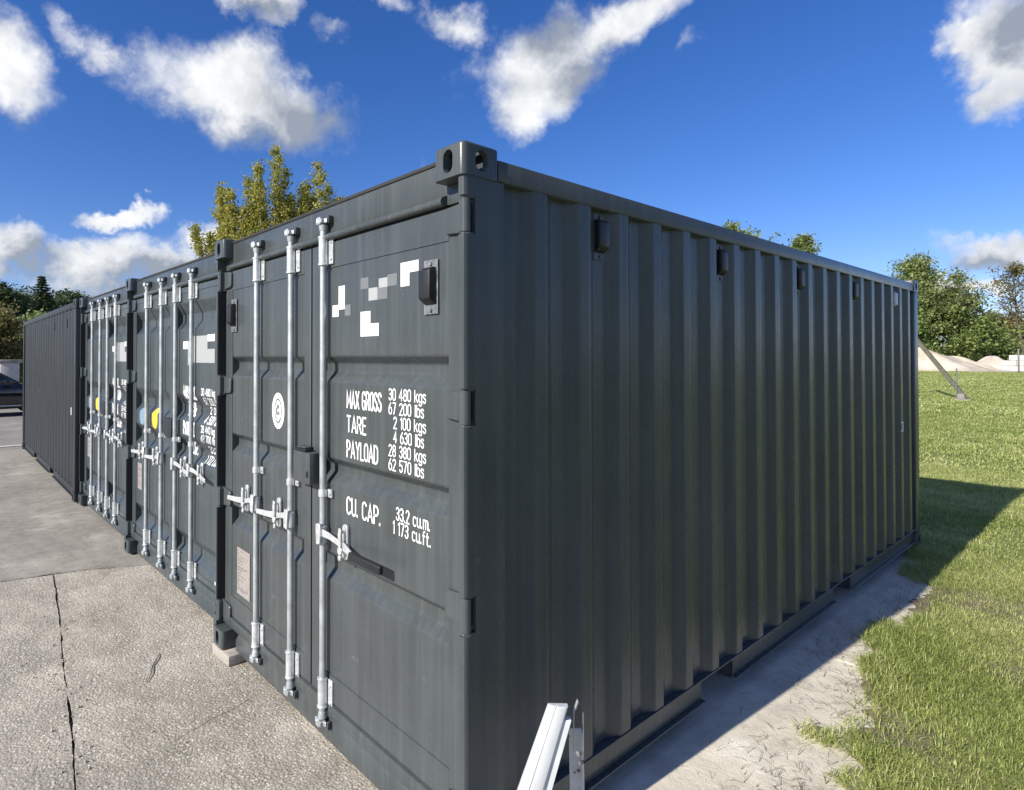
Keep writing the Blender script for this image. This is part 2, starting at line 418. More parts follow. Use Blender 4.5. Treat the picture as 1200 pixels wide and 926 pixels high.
# ------------------------------------------------------------------ helpers
class MB:
    def __init__(s): s.v = []; s.f = []
    def add(s, vs, fs):
        o = len(s.v); s.v += [tuple(x) for x in vs]; s.f += [tuple(i+o for i in f) for f in fs]; return s
    def box(s, x0, x1, y0, y1, z0, z1):
        return s.add([(x0, y0, z0), (x1, y0, z0), (x1, y1, z0), (x0, y1, z0), (x0, y0, z1), (x1, y0, z1), (x1, y1, z1), (x0, y1, z1)],
                     [(3, 2, 1, 0), (4, 5, 6, 7), (0, 1, 5, 4), (1, 2, 6, 5), (2, 3, 7, 6), (3, 0, 4, 7)])
    def prism(s, poly, a, b, axis='z'):
        n = len(poly)
        def P(p, h):
            return {'z': (p[0], p[1], h), 'y': (p[0], h, p[1]), 'x': (h, p[0], p[1])}[axis]
        vs = [P(p, a) for p in poly] + [P(p, b) for p in poly]
        fs = [tuple(range(n))[::-1], tuple(range(n, 2*n))] + [(i, (i+1) % n, n+(i+1) % n, n+i) for i in range(n)]
        return s.add(vs, fs)
    def tube(s, path, r, n=10, cap=True):
        path = [Vector(p) for p in path]
        rs = r if isinstance(r, (list, tuple)) else [r]*len(path)
        rings = []; up = None
        for i, p in enumerate(path):
            t = (path[min(i+1, len(path)-1)]-path[max(i-1, 0)])
            t = t.normalized() if t.length > 1e-9 else Vector((0, 0, 1))
            if up is None:
                up = Vector((0, 0, 1)) if abs(t.z) < .9 else Vector((1, 0, 0))
            a = t.cross(up)
            if a.length < 1e-6: a = t.cross(Vector((0, 1, 0)))
            a.normalize(); bb = t.cross(a).normalized(); up = -bb if False else up
            rings.append([p + (a*math.cos(2*math.pi*k/n)+bb*math.sin(2*math.pi*k/n))*rs[i] for k in range(n)])
        o = len(s.v)
        for ring in rings: s.v += [tuple(q) for q in ring]
        for i in range(len(rings)-1):
            for k in range(n):
                s.f.append((o+i*n+k, o+i*n+(k+1) % n, o+(i+1)*n+(k+1) % n, o+(i+1)*n+k))
        if cap:
            s.f.append(tuple(o+k for k in range(n))[::-1]); s.f.append(tuple(o+(len(rings)-1)*n+k for k in range(n)))
        return s
    def cyl(s, c, r, h, axis='z', n=14):
        c = Vector(c); d = {'x': Vector((1, 0, 0)), 'y': Vector((0, 1, 0)), 'z': Vector((0, 0, 1))}[axis]
        return s.tube([c-d*h/2, c+d*h/2], r, n)
    def mesh(s, name, bevel=0, segs=2, smooth=False, angle=35):
        me = bpy.data.meshes.new(name)
        me.from_pydata(s.v, [], s.f)
        bm = bmesh.new(); bm.from_mesh(me)
        bmesh.ops.recalc_face_normals(bm, faces=bm.faces)
        if bevel > 0:
            es = [e for e in bm.edges if len(e.link_faces) == 2 and e.calc_face_angle(0) > rad(30)]
            bmesh.ops.bevel(bm, geom=es, offset=bevel, segments=segs, affect='EDGES', profile=0.5, clamp_overlap=True)
        bm.to_mesh(me); bm.free()
        if smooth or bevel > 0:
            me.polygons.foreach_set('use_smooth', [True]*len(me.polygons))
            me.set_sharp_from_angle(angle=rad(angle))
        return me

def link(name, me, material=None, parent=None):
    o = bpy.data.objects.new(name, me)
    COL.objects.link(o)
    if parent is not None: o.parent = parent
    if material is not None and me is not None and len(me.materials) == 0: me.materials.append(material)
    return o
def empty(name, loc=(0, 0, 0), rz=0.0, parent=None):
    o = bpy.data.objects.new(name, None); COL.objects.link(o)
    o.location = loc; o.rotation_euler = (0, 0, rz); o.empty_display_size = 0.3
    if parent: o.parent = parent
    return o
def tag(o, label=None, cat=None, group=None, kind=None):
    if label: o['label'] = label
    if cat: o['category'] = cat
    if group: o['group'] = group
    if kind: o['kind'] = kind
    return o
CACHE = {}
def part(name, key, fn, material, parent, bevel=0, smooth=False, segs=2, angle=35, loc=None, scale=None):
    k = (key, material.name)
    if k not in CACHE:
        r = fn()
        CACHE[k] = r if isinstance(r, bpy.types.Mesh) else r.mesh(name, bevel, segs, smooth, angle)
    o = link(name, CACHE[k], material, parent)
    if loc: o.location = loc
    if scale: o.scale = scale
    return o
def raw_mesh(name, co, faces_n, attr=None):
    """fast mesh from arrays: co (n,3), faces_n = (loops array, verts per face)"""
    loops, per = faces_n
    me = bpy.data.meshes.new(name)
    me.vertices.add(len(co)); me.vertices.foreach_set('co', np.asarray(co, np.float32).ravel())
    nf = len(loops)//per
    me.loops.add(len(loops)); me.loops.foreach_set('vertex_index', np.asarray(loops, np.int32))
    me.polygons.add(nf); me.polygons.foreach_set('loop_start', np.arange(nf, dtype=np.int32)*per)
    me.update(calc_edges=True)
    if attr is not None:
        a = me.attributes.new('rnd', 'FLOAT', 'POINT'); a.data.foreach_set('value', np.asarray(attr, np.float32))
    me.validate()
    return me

# ------------------------------------------------------------------ ground
def gz(x):                         # yard surface height: a little higher towards the far containers
    t = min(1, max(0, (-x-1.8)/3.2))
    return -0.068 + t*t*(3-2*t)*0.052
def sheet(name, x0, x1, y0, y1, nx, ny, zf, material, parent=None):
    vs = [(x0+(x1-x0)*i/nx, y0+(y1-y0)*j/ny, 0) for j in range(ny+1) for i in range(nx+1)]
    vs = [(x, y, zf(x, y)) for x, y, _ in vs]
    fs = [(j*(nx+1)+i, j*(nx+1)+i+1, (j+1)*(nx+1)+i+1, (j+1)*(nx+1)+i) for j in range(ny) for i in range(nx)]
    me = bpy.data.meshes.new(name); me.from_pydata(vs, [], fs)
    me.polygons.foreach_set('use_smooth', [True]*len(me.polygons))
    return link(name, me, material, parent)
def lawn_sheet():
    xs_, ys_ = (-900, -14.25, 3.15, 900), (-900, -5.95, 6.25, 1200)
    vs = [(x, y, -0.075) for y in ys_ for x in xs_]
    fs = [(j*4+i, j*4+i+1, j*4+5+i, j*4+4+i) for j in range(3) for i in range(3) if not (i == 1 and j == 1)]
    me = bpy.data.meshes.new('lawn_ground'); me.from_pydata(vs, [], fs)
    return link('lawn_ground', me, LAWN)
g = lawn_sheet()
tag(g, 'mown green lawn running from the containers to the sand heaps', kind='structure')

apron = sheet('concrete_yard', -14.2, 3.2, -6, 6.3, 60, 2, lambda x, y: gz(x)-0.022, SOIL)
tag(apron, 'old concrete yard of large slabs under the containers', kind='structure')
def slab(poly, material, seed, step=0.035, jit=0.0022, thick=0.13):
    """slab with slightly broken edges, following the yard height"""
    rng = random.Random(seed)
    pts = []
    for i in range(len(poly)):
        a = Vector(poly[i]); b = Vector(poly[(i+1) % len(poly)])
        n = max(1, int((b-a).length/step)); t = (b-a).normalized(); nn = Vector((-t.y, t.x))
        w = 0
        for k in range(n):
            w = 0.75*w + rng.gauss(0, jit)
            if rng.random() < 0.03: w += rng.uniform(0.4, 1.0)*jit*3
            p = a+(b-a)*k/n + nn*(w if k else 0)
            pts.append((p.x, p.y))
    bm = bmesh.new()
    vs = [bm.verts.new((x, y, gz(x))) for x, y in pts]
    es = [bm.edges.new((vs[i], vs[(i+1) % len(vs)])) for i in range(len(vs))]
    bmesh.ops.triangle_fill(bm, use_beauty=True, edges=es)
    # cross cuts so that the sheet follows the slope
    x0 = min(p[0] for p in pts); x1 = max(p[0] for p in pts)
    x = math.ceil(x0/0.5)*0.5
    while x < x1:
        bmesh.ops.bisect_plane(bm, geom=bm.verts[:]+bm.edges[:]+bm.faces[:], plane_co=(x, 0, 0), plane_no=(1, 0, 0)); x += 0.5
    for v in bm.verts: v.co.z = gz(v.co.x)
    r = bmesh.ops.extrude_face_region(bm, geom=bm.faces[:])
    for e in r['geom']:
        if isinstance(e, bmesh.types.BMVert): e.co.z -= thick
    bmesh.ops.recalc_face_normals(bm, faces=bm.faces)
    me = bpy.data.meshes.new('slab'); bm.to_mesh(me); bm.free()
    return link('slab', me, material, apron)
def crack_y(x): return -0.59-0.0997*(x+4.55)
def cross_x(y): return -4.40+0.30*y+0.05*math.sin(y*3)
gp = 0.0048
xs = [x*0.3 for x in range(-14, 11)]
near = [(cross_x(-.6)+.02, crack_y(-4.5)+gp)] + [(x, crack_y(x)+gp+0.004*math.sin(x*5)) for x in xs if x > -4.4 and x < 1.4] + [(1.4, crack_y(1.4)+gp), (1.1, 1.4), (.75, 2.2), (0.62, 2.958)]
near = [p for p in near if p[0] < -.38] + [(-.36, crack_y(-.36)+gp), (-.36, 2.958)]
near += [(-3.4, 2.958)] + [(cross_x(y)+.006, y) for y in (2.5, 1.5, .8, .3, -.1, -.4)]
slab(near, AGG, 1)
left = [(cross_x(-5.0)+.006, -5.6), (3.0, -5.6), (3.0, crack_y(3)-gp), (1.4, crack_y(1.4)-gp)] + [(x, crack_y(x)-gp+0.004*math.sin(x*5)) for x in reversed(xs) if x > -4.4 and x < 1.4] + [(cross_x(-.6)+.02, crack_y(-4.5)-gp)] + [(cross_x(y)+.006, y) for y in (-1, -1.6, -2.4, -3.2)]
slab(left, AGG, 2)
far = [(-14.0, -5.6)] + [(cross_x(y)-.006, y) for y in (-5.0, -3.2, -2.4, -1.6, -1, -.6, -.4, -.1, .3, .8, 1.5, 2.5)] + [(-3.4, 2.958), (-3.4, 6.22), (-14.0, 6.22)]
slab(far, SMOOTH, 3)
strip = [(-3.38, 2.972), (.62, 2.972), (.50, 4.2), (.42, 5.4), (.32, 6.22), (-3.38, 6.22)]
slab(strip, PALE, 4)
# lighter slab beside the long wall
pal = [(-.345, crack_y(-.35)+gp), (1.4, crack_y(1.4)+gp), (1.1, 1.4), (.75, 2.2), (0.62, 2.958), (-.345, 2.958)]
slab(pal, PALE, 5)
road = sheet('road', -60, -14.2, -60, 40, 4, 4, lambda x, y: -0.03, ASPHALT)
tag(road, 'worn grey asphalt road behind the far container', kind='structure')
kerb = link('kerb', MB().box(-14.19, -14.02, -30, 20, -0.12, 0.0).mesh('kerb', 0.012), PALE)
tag(kerb, 'pale flush concrete edging between yard and road', kind='structure')
gravel = sheet('gravel_yard', -140, 60, 101, 180, 20, 10, lambda x, y: -0.065+0.006*(y-101), GRAVEL)
tag(gravel, 'pale gravel ground beyond the lawn', kind='structure')

# ------------------------------------------------------------------ container parts
HW, LEN = 1.219, 6.058
def casting_mesh():
    bm = bmesh.new()
    bmesh.ops.create_cube(bm, size=1)
    for v in bm.verts: v.co = Vector((v.co.x*.162, v.co.y*.178, v.co.z*.118))
    ve = [e for e in bm.edges if abs(e.verts[0].co.z-e.verts[1].co.z) > .1]
    bmesh.ops.bevel(bm, geom=ve, offset=.020, segments=4, affect='EDGES', profile=.5)
    te = [e for e in bm.edges if e.verts[0].co.z > .058 and e.verts[1].co.z > .058]
    bmesh.ops.bevel(bm, geom=te, offset=.010, segments=3, affect='EDGES', profile=.5)
    me = bpy.data.meshes.new('corner_casting'); bm.to_mesh(me); bm.free()
    ob = bpy.data.objects.new('tmp', me); COL.objects.link(ob)
    def slot(w, h, n=8):
        r = w/2; p = []
        for i in range(n+1):
            a = math.pi*i/n; p.append((math.cos(a)*r, h/2-r+math.sin(a)*r))
        for i in range(n+1):
            a = math.pi+math.pi*i/n; p.append((math.cos(a)*r, -(h/2-r)+math.sin(a)*r))
        return p
    cuts = [MB().box(-.055, .055, -.062, .062, -.040, .040),
            MB().prism(slot(.052, .084), -.2, 0, 'y'),
            MB().prism(slot(.060, .078), 0, .2, 'x'),
            MB().prism([(y, x) for x, y in slot(.062, .11)][::-1], 0, .2, 'z')]
    tmp = []
    for cc in cuts:
        co = bpy.data.objects.new('cut', cc.mesh('cut')); COL.objects.link(co); tmp.append(co)
        md = ob.modifiers.new('b', 'BOOLEAN'); md.operation = 'DIFFERENCE'; md.object = co; md.solver = 'EXACT'
    bpy.context.view_layer.update()
    res = bpy.data.meshes.new_from_object(ob.evaluated_get(bpy.context.evaluated_depsgraph_get()))
    for t in tmp+[ob]: bpy.data.objects.remove(t)
    res.polygons.foreach_set('use_smooth', [True]*len(res.polygons))
    res.set_sharp_from_angle(angle=rad(38))
    res.name = 'corner_casting'
    return res
CASTING = casting_mesh()           # holes at -y, +x, +z
def flipped(me, sx, sy, sz):
    m2 = me.copy()
    bm = bmesh.new(); bm.from_mesh(m2)
    for v in bm.verts: v.co = Vector((v.co.x*sx, v.co.y*sy, v.co.z*sz))
    if sx*sy*sz < 0: bmesh.ops.reverse_faces(bm, faces=bm.faces[:])
    bm.to_mesh(m2); bm.free(); m2.name = 'corner_casting'
    return m2
CAST = {(sx, sy, sz): flipped(CASTING, sx, sy, sz) for sx in (1, -1) for sy in (1, -1) for sz in (1, -1)}

PITCHC, FIRST = 0.2806, 0.310        # long wall corrugation
XO, XI = 1.209, 1.173
def corr_profile(y0, y1, xo=XO, xi=XI, first=FIRST, pitch=PITCHC):
    pts = [(y0, xi)]
    k = 0
    while True:
        b = first+k*pitch
        seg = [(b, xi), (b+.068, xo), (b+.140, xo), (b+.208, xi)]
        if seg[-1][0] > y1: break
        pts += [p for p in seg if p[0] > y0]
        k += 1
    pts.append((y1, xi))
    return pts
def side_panel_mb(s):
    b = MB()
    pr = corr_profile(.208, LEN-.150)
    # rounded folds: split each corner in two
    pts = [pr[0]]
    for i in range(1, len(pr)-1):
        p0, p, p1 = Vector(pr[i-1]), Vector(pr[i]), Vector(pr[i+1])
        r = .007
        pts += [tuple(p+(p0-p).normalized()*r), tuple(p+(p0-p).normalized()*r*.25+(p1-p).normalized()*r*.25), tuple(p+(p1-p).normalized()*r)]
    pts.append(pr[-1])
    zs = [.168, 2.478]
    vs = [(s*x, y, z) for z in zs for y, x in pts]
    n = len(pts)
    b.add(vs, [(i, i+1, n+i+1, n+i) for i in range(n-1)])
    vs = [(s*(x-.003), y, z) for z in zs for y, x in pts]
    b.add(vs, [(i, i+1, n+i+1, n+i)[::-1] for i in range(n-1)])
    return b
def raw_build(mb, name, smooth=True, angle=20):
    me = bpy.data.meshes.new(name); me.from_pydata(mb.v, [], mb.f)
    if smooth:
        me.polygons.foreach_set('use_smooth', [True]*len(me.polygons)); me.set_sharp_from_angle(angle=rad(angle))
    return me
HINGE_Z = (2.335, 1.66, .94, .215)
def front_post_mb(s):
    full = [(1.184, .010), (1.2005, .010), (1.208, .0125), (1.212, .019), (1.2135, .028), (1.2135, .206), (1.10, .206), (1.10, .112), (1.184, .112)]
    notch = [(1.184, .064), (1.2135, .064), (1.2135, .206), (1.10, .206), (1.10, .112), (1.184, .112)]
    cuts = []
    z = .118
    for h in sorted(HINGE_Z):
        cuts.append((z, h-.068, full)); cuts.append((h-.068, h+.068, notch)); z = h+.068
    cuts.append((z, 2.473, full))
    b = MB()
    for z0, z1, sec in cuts:
        b.prism([(s*x, y) for x, y in sec], z0, z1, 'z')
    return b
POCKETS = ((1.70, 2.06), (3.68, 4.06))
def bottom_rail_mb(s):
    b = MB()
    def bx(x0, x1, y0, y1, z0, z1): b.box(min(s*x0, s*x1), max(s*x0, s*x1), y0, y1, z0, z1)
    bx(1.155, 1.2135, .178, LEN-.178, .158, .166)
    y = .178
    for a, c in list(POCKETS)+[(LEN-.178, None)]:
        bx(1.178, 1.186, y, a, .043, .158)
        bx(1.150, 1.2115, y, a, .035, .043)
        y = c
    return b
def top_rail_mb(s):
    b = MB()
    b.box(min(s*1.150, s*1.2135), max(s*1.150, s*1.2135), .178, LEN-.178, 2.476, 2.556)
    return b

# ---- doors
DY = 0.068
GROOVE_A = [(1.723, 1.843), (1.240, 1.356), (.774, .906)]
GROOVE_B = [(2.055, 2.265), (1.345, 1.555), (1.045, 1.225), (.29, .475)]
DZ0, DZ1 = .205, 2.388
def door_profile(style):
    """list of (z, depth behind the flat)"""
    if style == 'A':
        p = [(.330, 0)]
        for a, b in sorted(GROOVE_A):
            p += [(a, 0), (a+.046, .041), (b-.034, .041), (b, 0)]
        p.append((2.268, 0))
    else:
        p = [(.245, 0)]
        for a, b in sorted(GROOVE_B):
            d = (b-a)
            p += [(a, 0), (a+d*.30, .048), (a+d*.60, .048), (b, 0)]
        p.append((2.345, 0))
    return p
def depth_at(style, z):
    p = door_profile(style)
    if z <= p[0][0] or z >= p[-1][0]: return 0.0
    for (z0, d0), (z1, d1) in zip(p, p[1:]):
        if z0 <= z <= z1: return d0+(d1-d0)*(z-z0)/max(1e-9, z1-z0)
    return 0.0
PX0, PX1 = .078, 1.066
def door_mb(style, s):
    b = MB()
    p = door_profile(style)
    x0, x1 = sorted((s*PX0, s*PX1))
    # frame (four members, butted)
    a0, a1 = sorted((s*.007, s*PX0)); b.box(a0, a1, DY-.003, DY+.055, DZ0, DZ1)
    a0, a1 = sorted((s*PX1, s*1.179)); b.box(a0, a1, DY-.003, DY+.055, DZ0, DZ1)
    b.box(x0, x1, DY-.004, DY+.055, DZ0, p[0][0])
    b.box(x0, x1, DY-.004, DY+.055, p[-1][0], DZ1)
    # pressed panel
    pts = [p[0]]
    for i in range(1, len(p)-1):
        q0, q, q1 = Vector(p[i-1]), Vector(p[i]), Vector(p[i+1]); r = .008
        pts += [tuple(q+(q0-q).normalized()*r), tuple(q+(q0-q).normalized()*r*.25+(q1-q).normalized()*r*.25), tuple(q+(q1-q).normalized()*r)]
    pts.append(p[-1])
    vs = [(x, DY+d, z) for x in (x0, x1) for z, d in pts]
    n = len(pts)
    o = len(b.v)
    b.add(vs, [(i, n+i, n+i+1, i+1) for i in range(n-1)])
    return b
def bar_mb(x): return MB().tube([(x, .038, .135), (x, .038, .16), (x, .038, 2.44), (x, .038, 2.465)], [.0175, .0165, .0165, .0175], 16)
def bracket_mb(x, z0, z1):
    b = MB()
    b.tube([(x, .038, z0), (x, .038, z0+.010), (x, .038, z0+.011), (x, .038, z1-.011), (x, .038, z1-.010), (x, .038, z1)], [.0255, .0255, .0225, .0225, .0255, .0255], 16)
    b.box(x+.019, x+.060, .054, DY-.0045, z0+.006, z1-.006)
    b.box(x-.030, x-.016, .056, DY-.0045, z0+.006, z1-.006)
    for z in (z0+.03, z1-.03): b.cyl((x+.046, .052, z), .0075, .008, 'y', 8)
    return b
def cam_mb(x, z, up):
    b = MB()
    sgn = 1 if up else -1
    b.tube([(x, .038, z-sgn*.035), (x, .038, z-sgn*.004)], [.019, .024], 12)
    star = []
    for i in range(14):
        a = 2*math.pi*i/14; r = .047 if i % 2 == 0 else .029
        if i in (2, 3, 4): r = .030
        star.append((x+math.cos(a)*r, .032+math.sin(a)*r*.62))
    b.prism(star, min(z, z+sgn*.022), max(z, z+sgn*.022), 'z')
    b.box(x-.020, x+.014, .010, .030, min(z-sgn*.006, z+sgn*.030), max(z-sgn*.006, z+sgn*.030))
    return b
def keeper_mb(x, z, up):
    b = MB()
    sgn = 1 if up else -1
    b.box(x-.050, x-.036, .040, .0625, min(z-sgn*.012, z+sgn*.026), max(z-sgn*.012, z+sgn*.026))
    b.box(x+.036, x+.052, .036, .0625, min(z-sgn*.016, z+sgn*.022), max(z-sgn*.016, z+sgn*.022))
    b.box(x-.036, x+.036, .052, .0622, min(z, z+sgn*.018), max(z, z+sgn*.018))
    return b
def guide_mb(x, z):
    b = MB()
    b.tube([(x, .038, z-.017), (x, .038, z+.017)], .0215, 14)
    b.box(x+.016, x+.054, .053, DY-.0035, z-.019, z+.019)
    b.box(x-.034, x-.014, .055, DY-.0035, z-.017, z+.017)
    b.cyl((x+.041, .051, z), .0085, .008, 'y', 8); b.cyl((x-.026, .053, z), .006, .008, 'y', 8)
    return b
def handle_mb(x, s, length):
    """lug on the bar, flat lever dropping a little, hub"""
    b = MB()
    lug = [(-.020, 1.045), (.014, 1.050), (.026, 1.02), (.022, .955), (-.014, .948)]
    b.prism([(x+s*px, pz) for px, pz in lug], .008, .024, 'y')
    b.tube([(x, .038, .955), (x, .038, 1.035)], .0235, 14)
    pth = [(.015, 1.008, .018), (.075, 1.002, .026), (.145, .986, .034), (.185, .980, .034), (.245, .976, .022), (length, .972, .006)]
    hs = [.017, .015, .013, .020, .016, .013]
    vs = []
    for (px, pz, py), h in zip(pth, hs):
        vs += [(x+s*px, py, pz-h), (x+s*px, py, pz+h), (x+s*px, py+.009, pz+h), (x+s*px, py+.009, pz-h)]
    fs = [(0, 1, 2, 3)]
    for i in range(len(pth)-1):
        o = i*4
        for k in range(4): fs.append((o+k, o+(k+1) % 4, o+4+(k+1) % 4, o+4+k))
    o = (len(pth)-1)*4; fs.append((o+3, o+2, o+1, o))
    b.add(vs, fs)
    return b
def catch_mb(x, s):
    """retainer plate on the door with a swinging latch over the lever"""
    b = MB()
    cx = x+s*.178
    pl = [(cx+math.cos(a)*.022, 1.052+math.sin(a)*.022) for a in [math.pi*i/8 for i in range(9)]] + [(cx+math.cos(a)*.024, .935+math.sin(a)*.024) for a in [math.pi+math.pi*i/8 for i in range(9)]]
    b.prism(pl, .052, DY-.0035, 'y')
    b.box(cx-.009, cx+.009, .024, .052, .950, .958)
    b.cyl((cx, .027, .958), .018, .008, 'y', 12)
    b.prism([(cx-.010, .975), (cx+.010, .975), (cx+.014, 1.04), (cx+.006, 1.062), (cx-.008, 1.060), (cx-.013, 1.03)], .0225, .0295, 'y')
    b.box(cx-.008, cx+.008, .0295, .052, 1.036, 1.048)
    b.cyl((cx-s*.004, .030, .925), .013, .012, 'y', 10)
    return b
def grip_mb(x, s): return MB().box(min(x+s*.300, x+s*.545), max(x+s*.300, x+s*.545), -.006, .018, .953, .990)
def hinge_mb(s, z):
    b = MB()
    leaf = [(1.058, z-.030), (1.070, z-.047), (1.180, z-.056), (1.180, z+.056), (1.070, z+.050), (1.058, z+.034)]
    b.prism([(s*x, zz) for x, zz in leaf], .050, DY-.0035, 'y')
    b.tube([(s*1.193, .034, z-.060), (s*1.193, .034, z+.060)], .0185, 14)
    b.box(min(s*1.170, s*1.193), max(s*1.170, s*1.193), .022, .052, z-.055, z+.055)
    # welded post lugs above and below, pin head
    for zz in (z-.0655, z+.0655):
        lug = [(1.1845, .064), (1.178, .030), (1.186, .016), (1.200, .016), (1.2125, .034), (1.2125, .064)]
        b.prism([(s*x, y) for x, y in lug], zz-.0052, zz+.0052, 'z')
    b.tube([(s*1.193, .034, z+.070), (s*1.193, .034, z+.080)], .011, 10)
    return b
def vent_mb(ax):
    """ventilator: tapered box; ax 'y' sits on a door (faces -y), 'x' on a long wall (faces +x). local origin at its centre on the surface"""
    b = MB()
    pr = [(-.070, 0), (-.046, .036), (.060, .036), (.074, .018), (.074, 0)]      # (z, out)
    hw = .034
    vs = []
    for t in (-hw, hw):
        for z, o_ in pr: vs.append((t, -o_-.003, z) if ax == 'y' else (o_+.003, t, z))
    n = len(pr)
    b.add(vs, [tuple(range(n)), tuple(range(n, 2*n))[::-1]]+[(i, n+i, n+(i+1) % n, (i+1) % n) for i in range(n)])
    return b
def vent_plate_mb(ax):
    b = MB()
    if ax == 'y':
        b.box(-.042, .042, -.004, 0, -.104, .104)
        for z in (-.089, .089): b.cyl((0.0, -.006, z), .009, .007, 'y', 8)
    else:
        b.box(0, .004, -.036, .036, -.100, .104)
        for z in (-.086, .088): b.cyl((.006, 0.006, z), .008, .007, 'x', 8)
    return b

# ---- condensed stencil lettering built from strokes
def arc(cx, cz, rx, rz, a0, a1, n=7):
    return [(cx+math.cos(rad(a0+(a1-a0)*i/n))*rx, cz+math.sin(rad(a0+(a1-a0)*i/n))*rz) for i in range(n+1)]
def oval(w, z0, z1):
    r = w/2; q = min(r*1.25, (z1-z0)/2)
    return arc(r, z1-q, r, q, 180, 0)+arc(r, z0+q, r, q, 0, -180)[0:]
CW = .40
def closed(p): return p+[p[0]]
GL = {
 'M': (.56, [[(0, 0), (0, 1), (.28, .25), (.56, 1), (.56, 0)]]), 'A': (.46, [[(0, 0), (.23, 1), (.46, 0)], [(.09, .30), (.37, .30)]]),
 'X': (.44, [[(0, 0), (.44, 1)], [(0, 1), (.44, 0)]]), 'T': (.40, [[(0, 1), (.40, 1)], [(.20, 1), (.20, 0)]]),
 'G': (CW, [arc(.2, .75, .2, .25, 20, 180)+arc(.2, .25, .2, .25, 180, 360)+[(.4, .47), (.22, .47)]]),
 'R': (CW, [[(0, 0), (0, 1), (.2, 1)]+arc(.2, .76, .2, .24, 90, -90)+[(0, .52)], [(.2, .52), (.4, 0)]]),
 'O': (CW, [closed(oval(CW, 0, 1))]), 'S': (.38, [arc(.19, .76, .19, .24, 15, 180)+arc(.19, .25, .19, .25, 90, -90)[0:]+arc(.19, .25, .19, .25, -90, -165)[1:]]),
 'E': (.34, [[(.34, 1), (0, 1), (0, 0), (.34, 0)], [(0, .52), (.28, .52)]]), 'P': (CW, [[(0, 0), (0, 1), (.2, 1)]+arc(.2, .74, .2, .26, 90, -90)+[(0, .48)]]),
 'Y': (.44, [[(0, 1), (.22, .48), (.44, 1)], [(.22, .48), (.22, 0)]]), 'L': (.32, [[(0, 1), (0, 0), (.32, 0)]]),
 'D': (CW, [[(0, 0), (0, 1), (.16, 1)]+arc(.16, .74, .24, .26, 90, 0)+arc(.16, .26, .24, .26, 0, -90)+[(0, 0)]]),
 'C': (CW, [arc(.2, .75, .2, .25, 20, 180)+arc(.2, .25, .2, .25, 180, 340)]), 'U': (CW, [[(0, 1)]+arc(.2, .25, .2, .25, 180, 360)+[(.4, 1)]]),
 'N': (.42, [[(0, 0), (0, 1), (.42, 0), (.42, 1)]]), '.': (.06, [[(.0, .0), (.0, .10)]]), ' ': (.20, []),
 '0': (.36, [closed(oval(.36, 0, 1))]), '1': (.14, [[(0, .82), (.12, 1), (.12, 0)]]),
 '2': (.36, [arc(.18, .76, .18, .24, 170, -20)+[(0, 0), (.36, 0)]]), '3': (.36, [arc(.18, .77, .18, .23, 160, -80)+[(.12, .53)], arc(.18, .27, .18, .27, 75, -165)]),
 '4': (.40, [[(.28, 0), (.28, 1), (0, .28), (.40, .28)]]), '5': (.36, [[(.34, 1), (.04, 1), (.02, .55)]+arc(.18, .31, .18, .31, 100, -160)]),
 '6': (.36, [closed(oval(.36, 0, .60)), [(.0, .3), (.03, .62), (.26, 1)]]), '7': (.36, [[(0, 1), (.36, 1), (.12, 0)]]),
 '8': (.36, [closed(oval(.36, 0, .53)), closed([(x*.9+.02, z) for x, z in oval(.36, .53, 1)])]), '9': (.36, [closed(oval(.36, .40, 1)), [(.36, .7), (.33, .38), (.10, 0)]]),
 'k': (.34, [[(0, 0), (0, 1)], [(.32, .70), (.02, .30)], [(.12, .44), (.34, 0)]]), 'g': (.34, [closed(oval(.34, .0, .70)), [(.34, .70), (.34, -.12)]+arc(.17, -.12, .17, .15, 0, -160)]),
 's': (.30, [arc(.15, .54, .15, .16, 15, 180)+arc(.15, .17, .15, .20, 90, -90)+arc(.15, .17, .15, .17, -90, -165)[1:]]), 'l': (.04, [[(.02, 0), (.02, 1)]]),
 'b': (.34, [[(0, 1), (0, .02)], closed(oval(.34, 0, .70))]), 'c': (.32, [arc(.16, .52, .16, .18, 30, 180)+arc(.16, .18, .16, .18, 180, 330)]),
 'u': (.34, [[(0, .70)]+arc(.17, .19, .17, .19, 180, 360)+[(.34, .70)], [(.34, .3), (.34, 0)]]), 'm': (.52, [[(0, 0), (0, .70)], [(0, .5)]+arc(.13, .54, .13, .16, 180, 0)+[(.26, 0)], [(.26, .5)]+arc(.39, .54, .13, .16, 180, 0)+[(.52, 0)]]),
 'f': (.26, [arc(.2, .84, .12, .16, 70, 180)+[(.08, 0)], [(0, .66), (.24, .66)]]), 't': (.24, [[(.08, .95), (.08, .12)]+arc(.18, .12, .1, .12, 180, 280), [(0, .68), (.24, .68)]]),
}
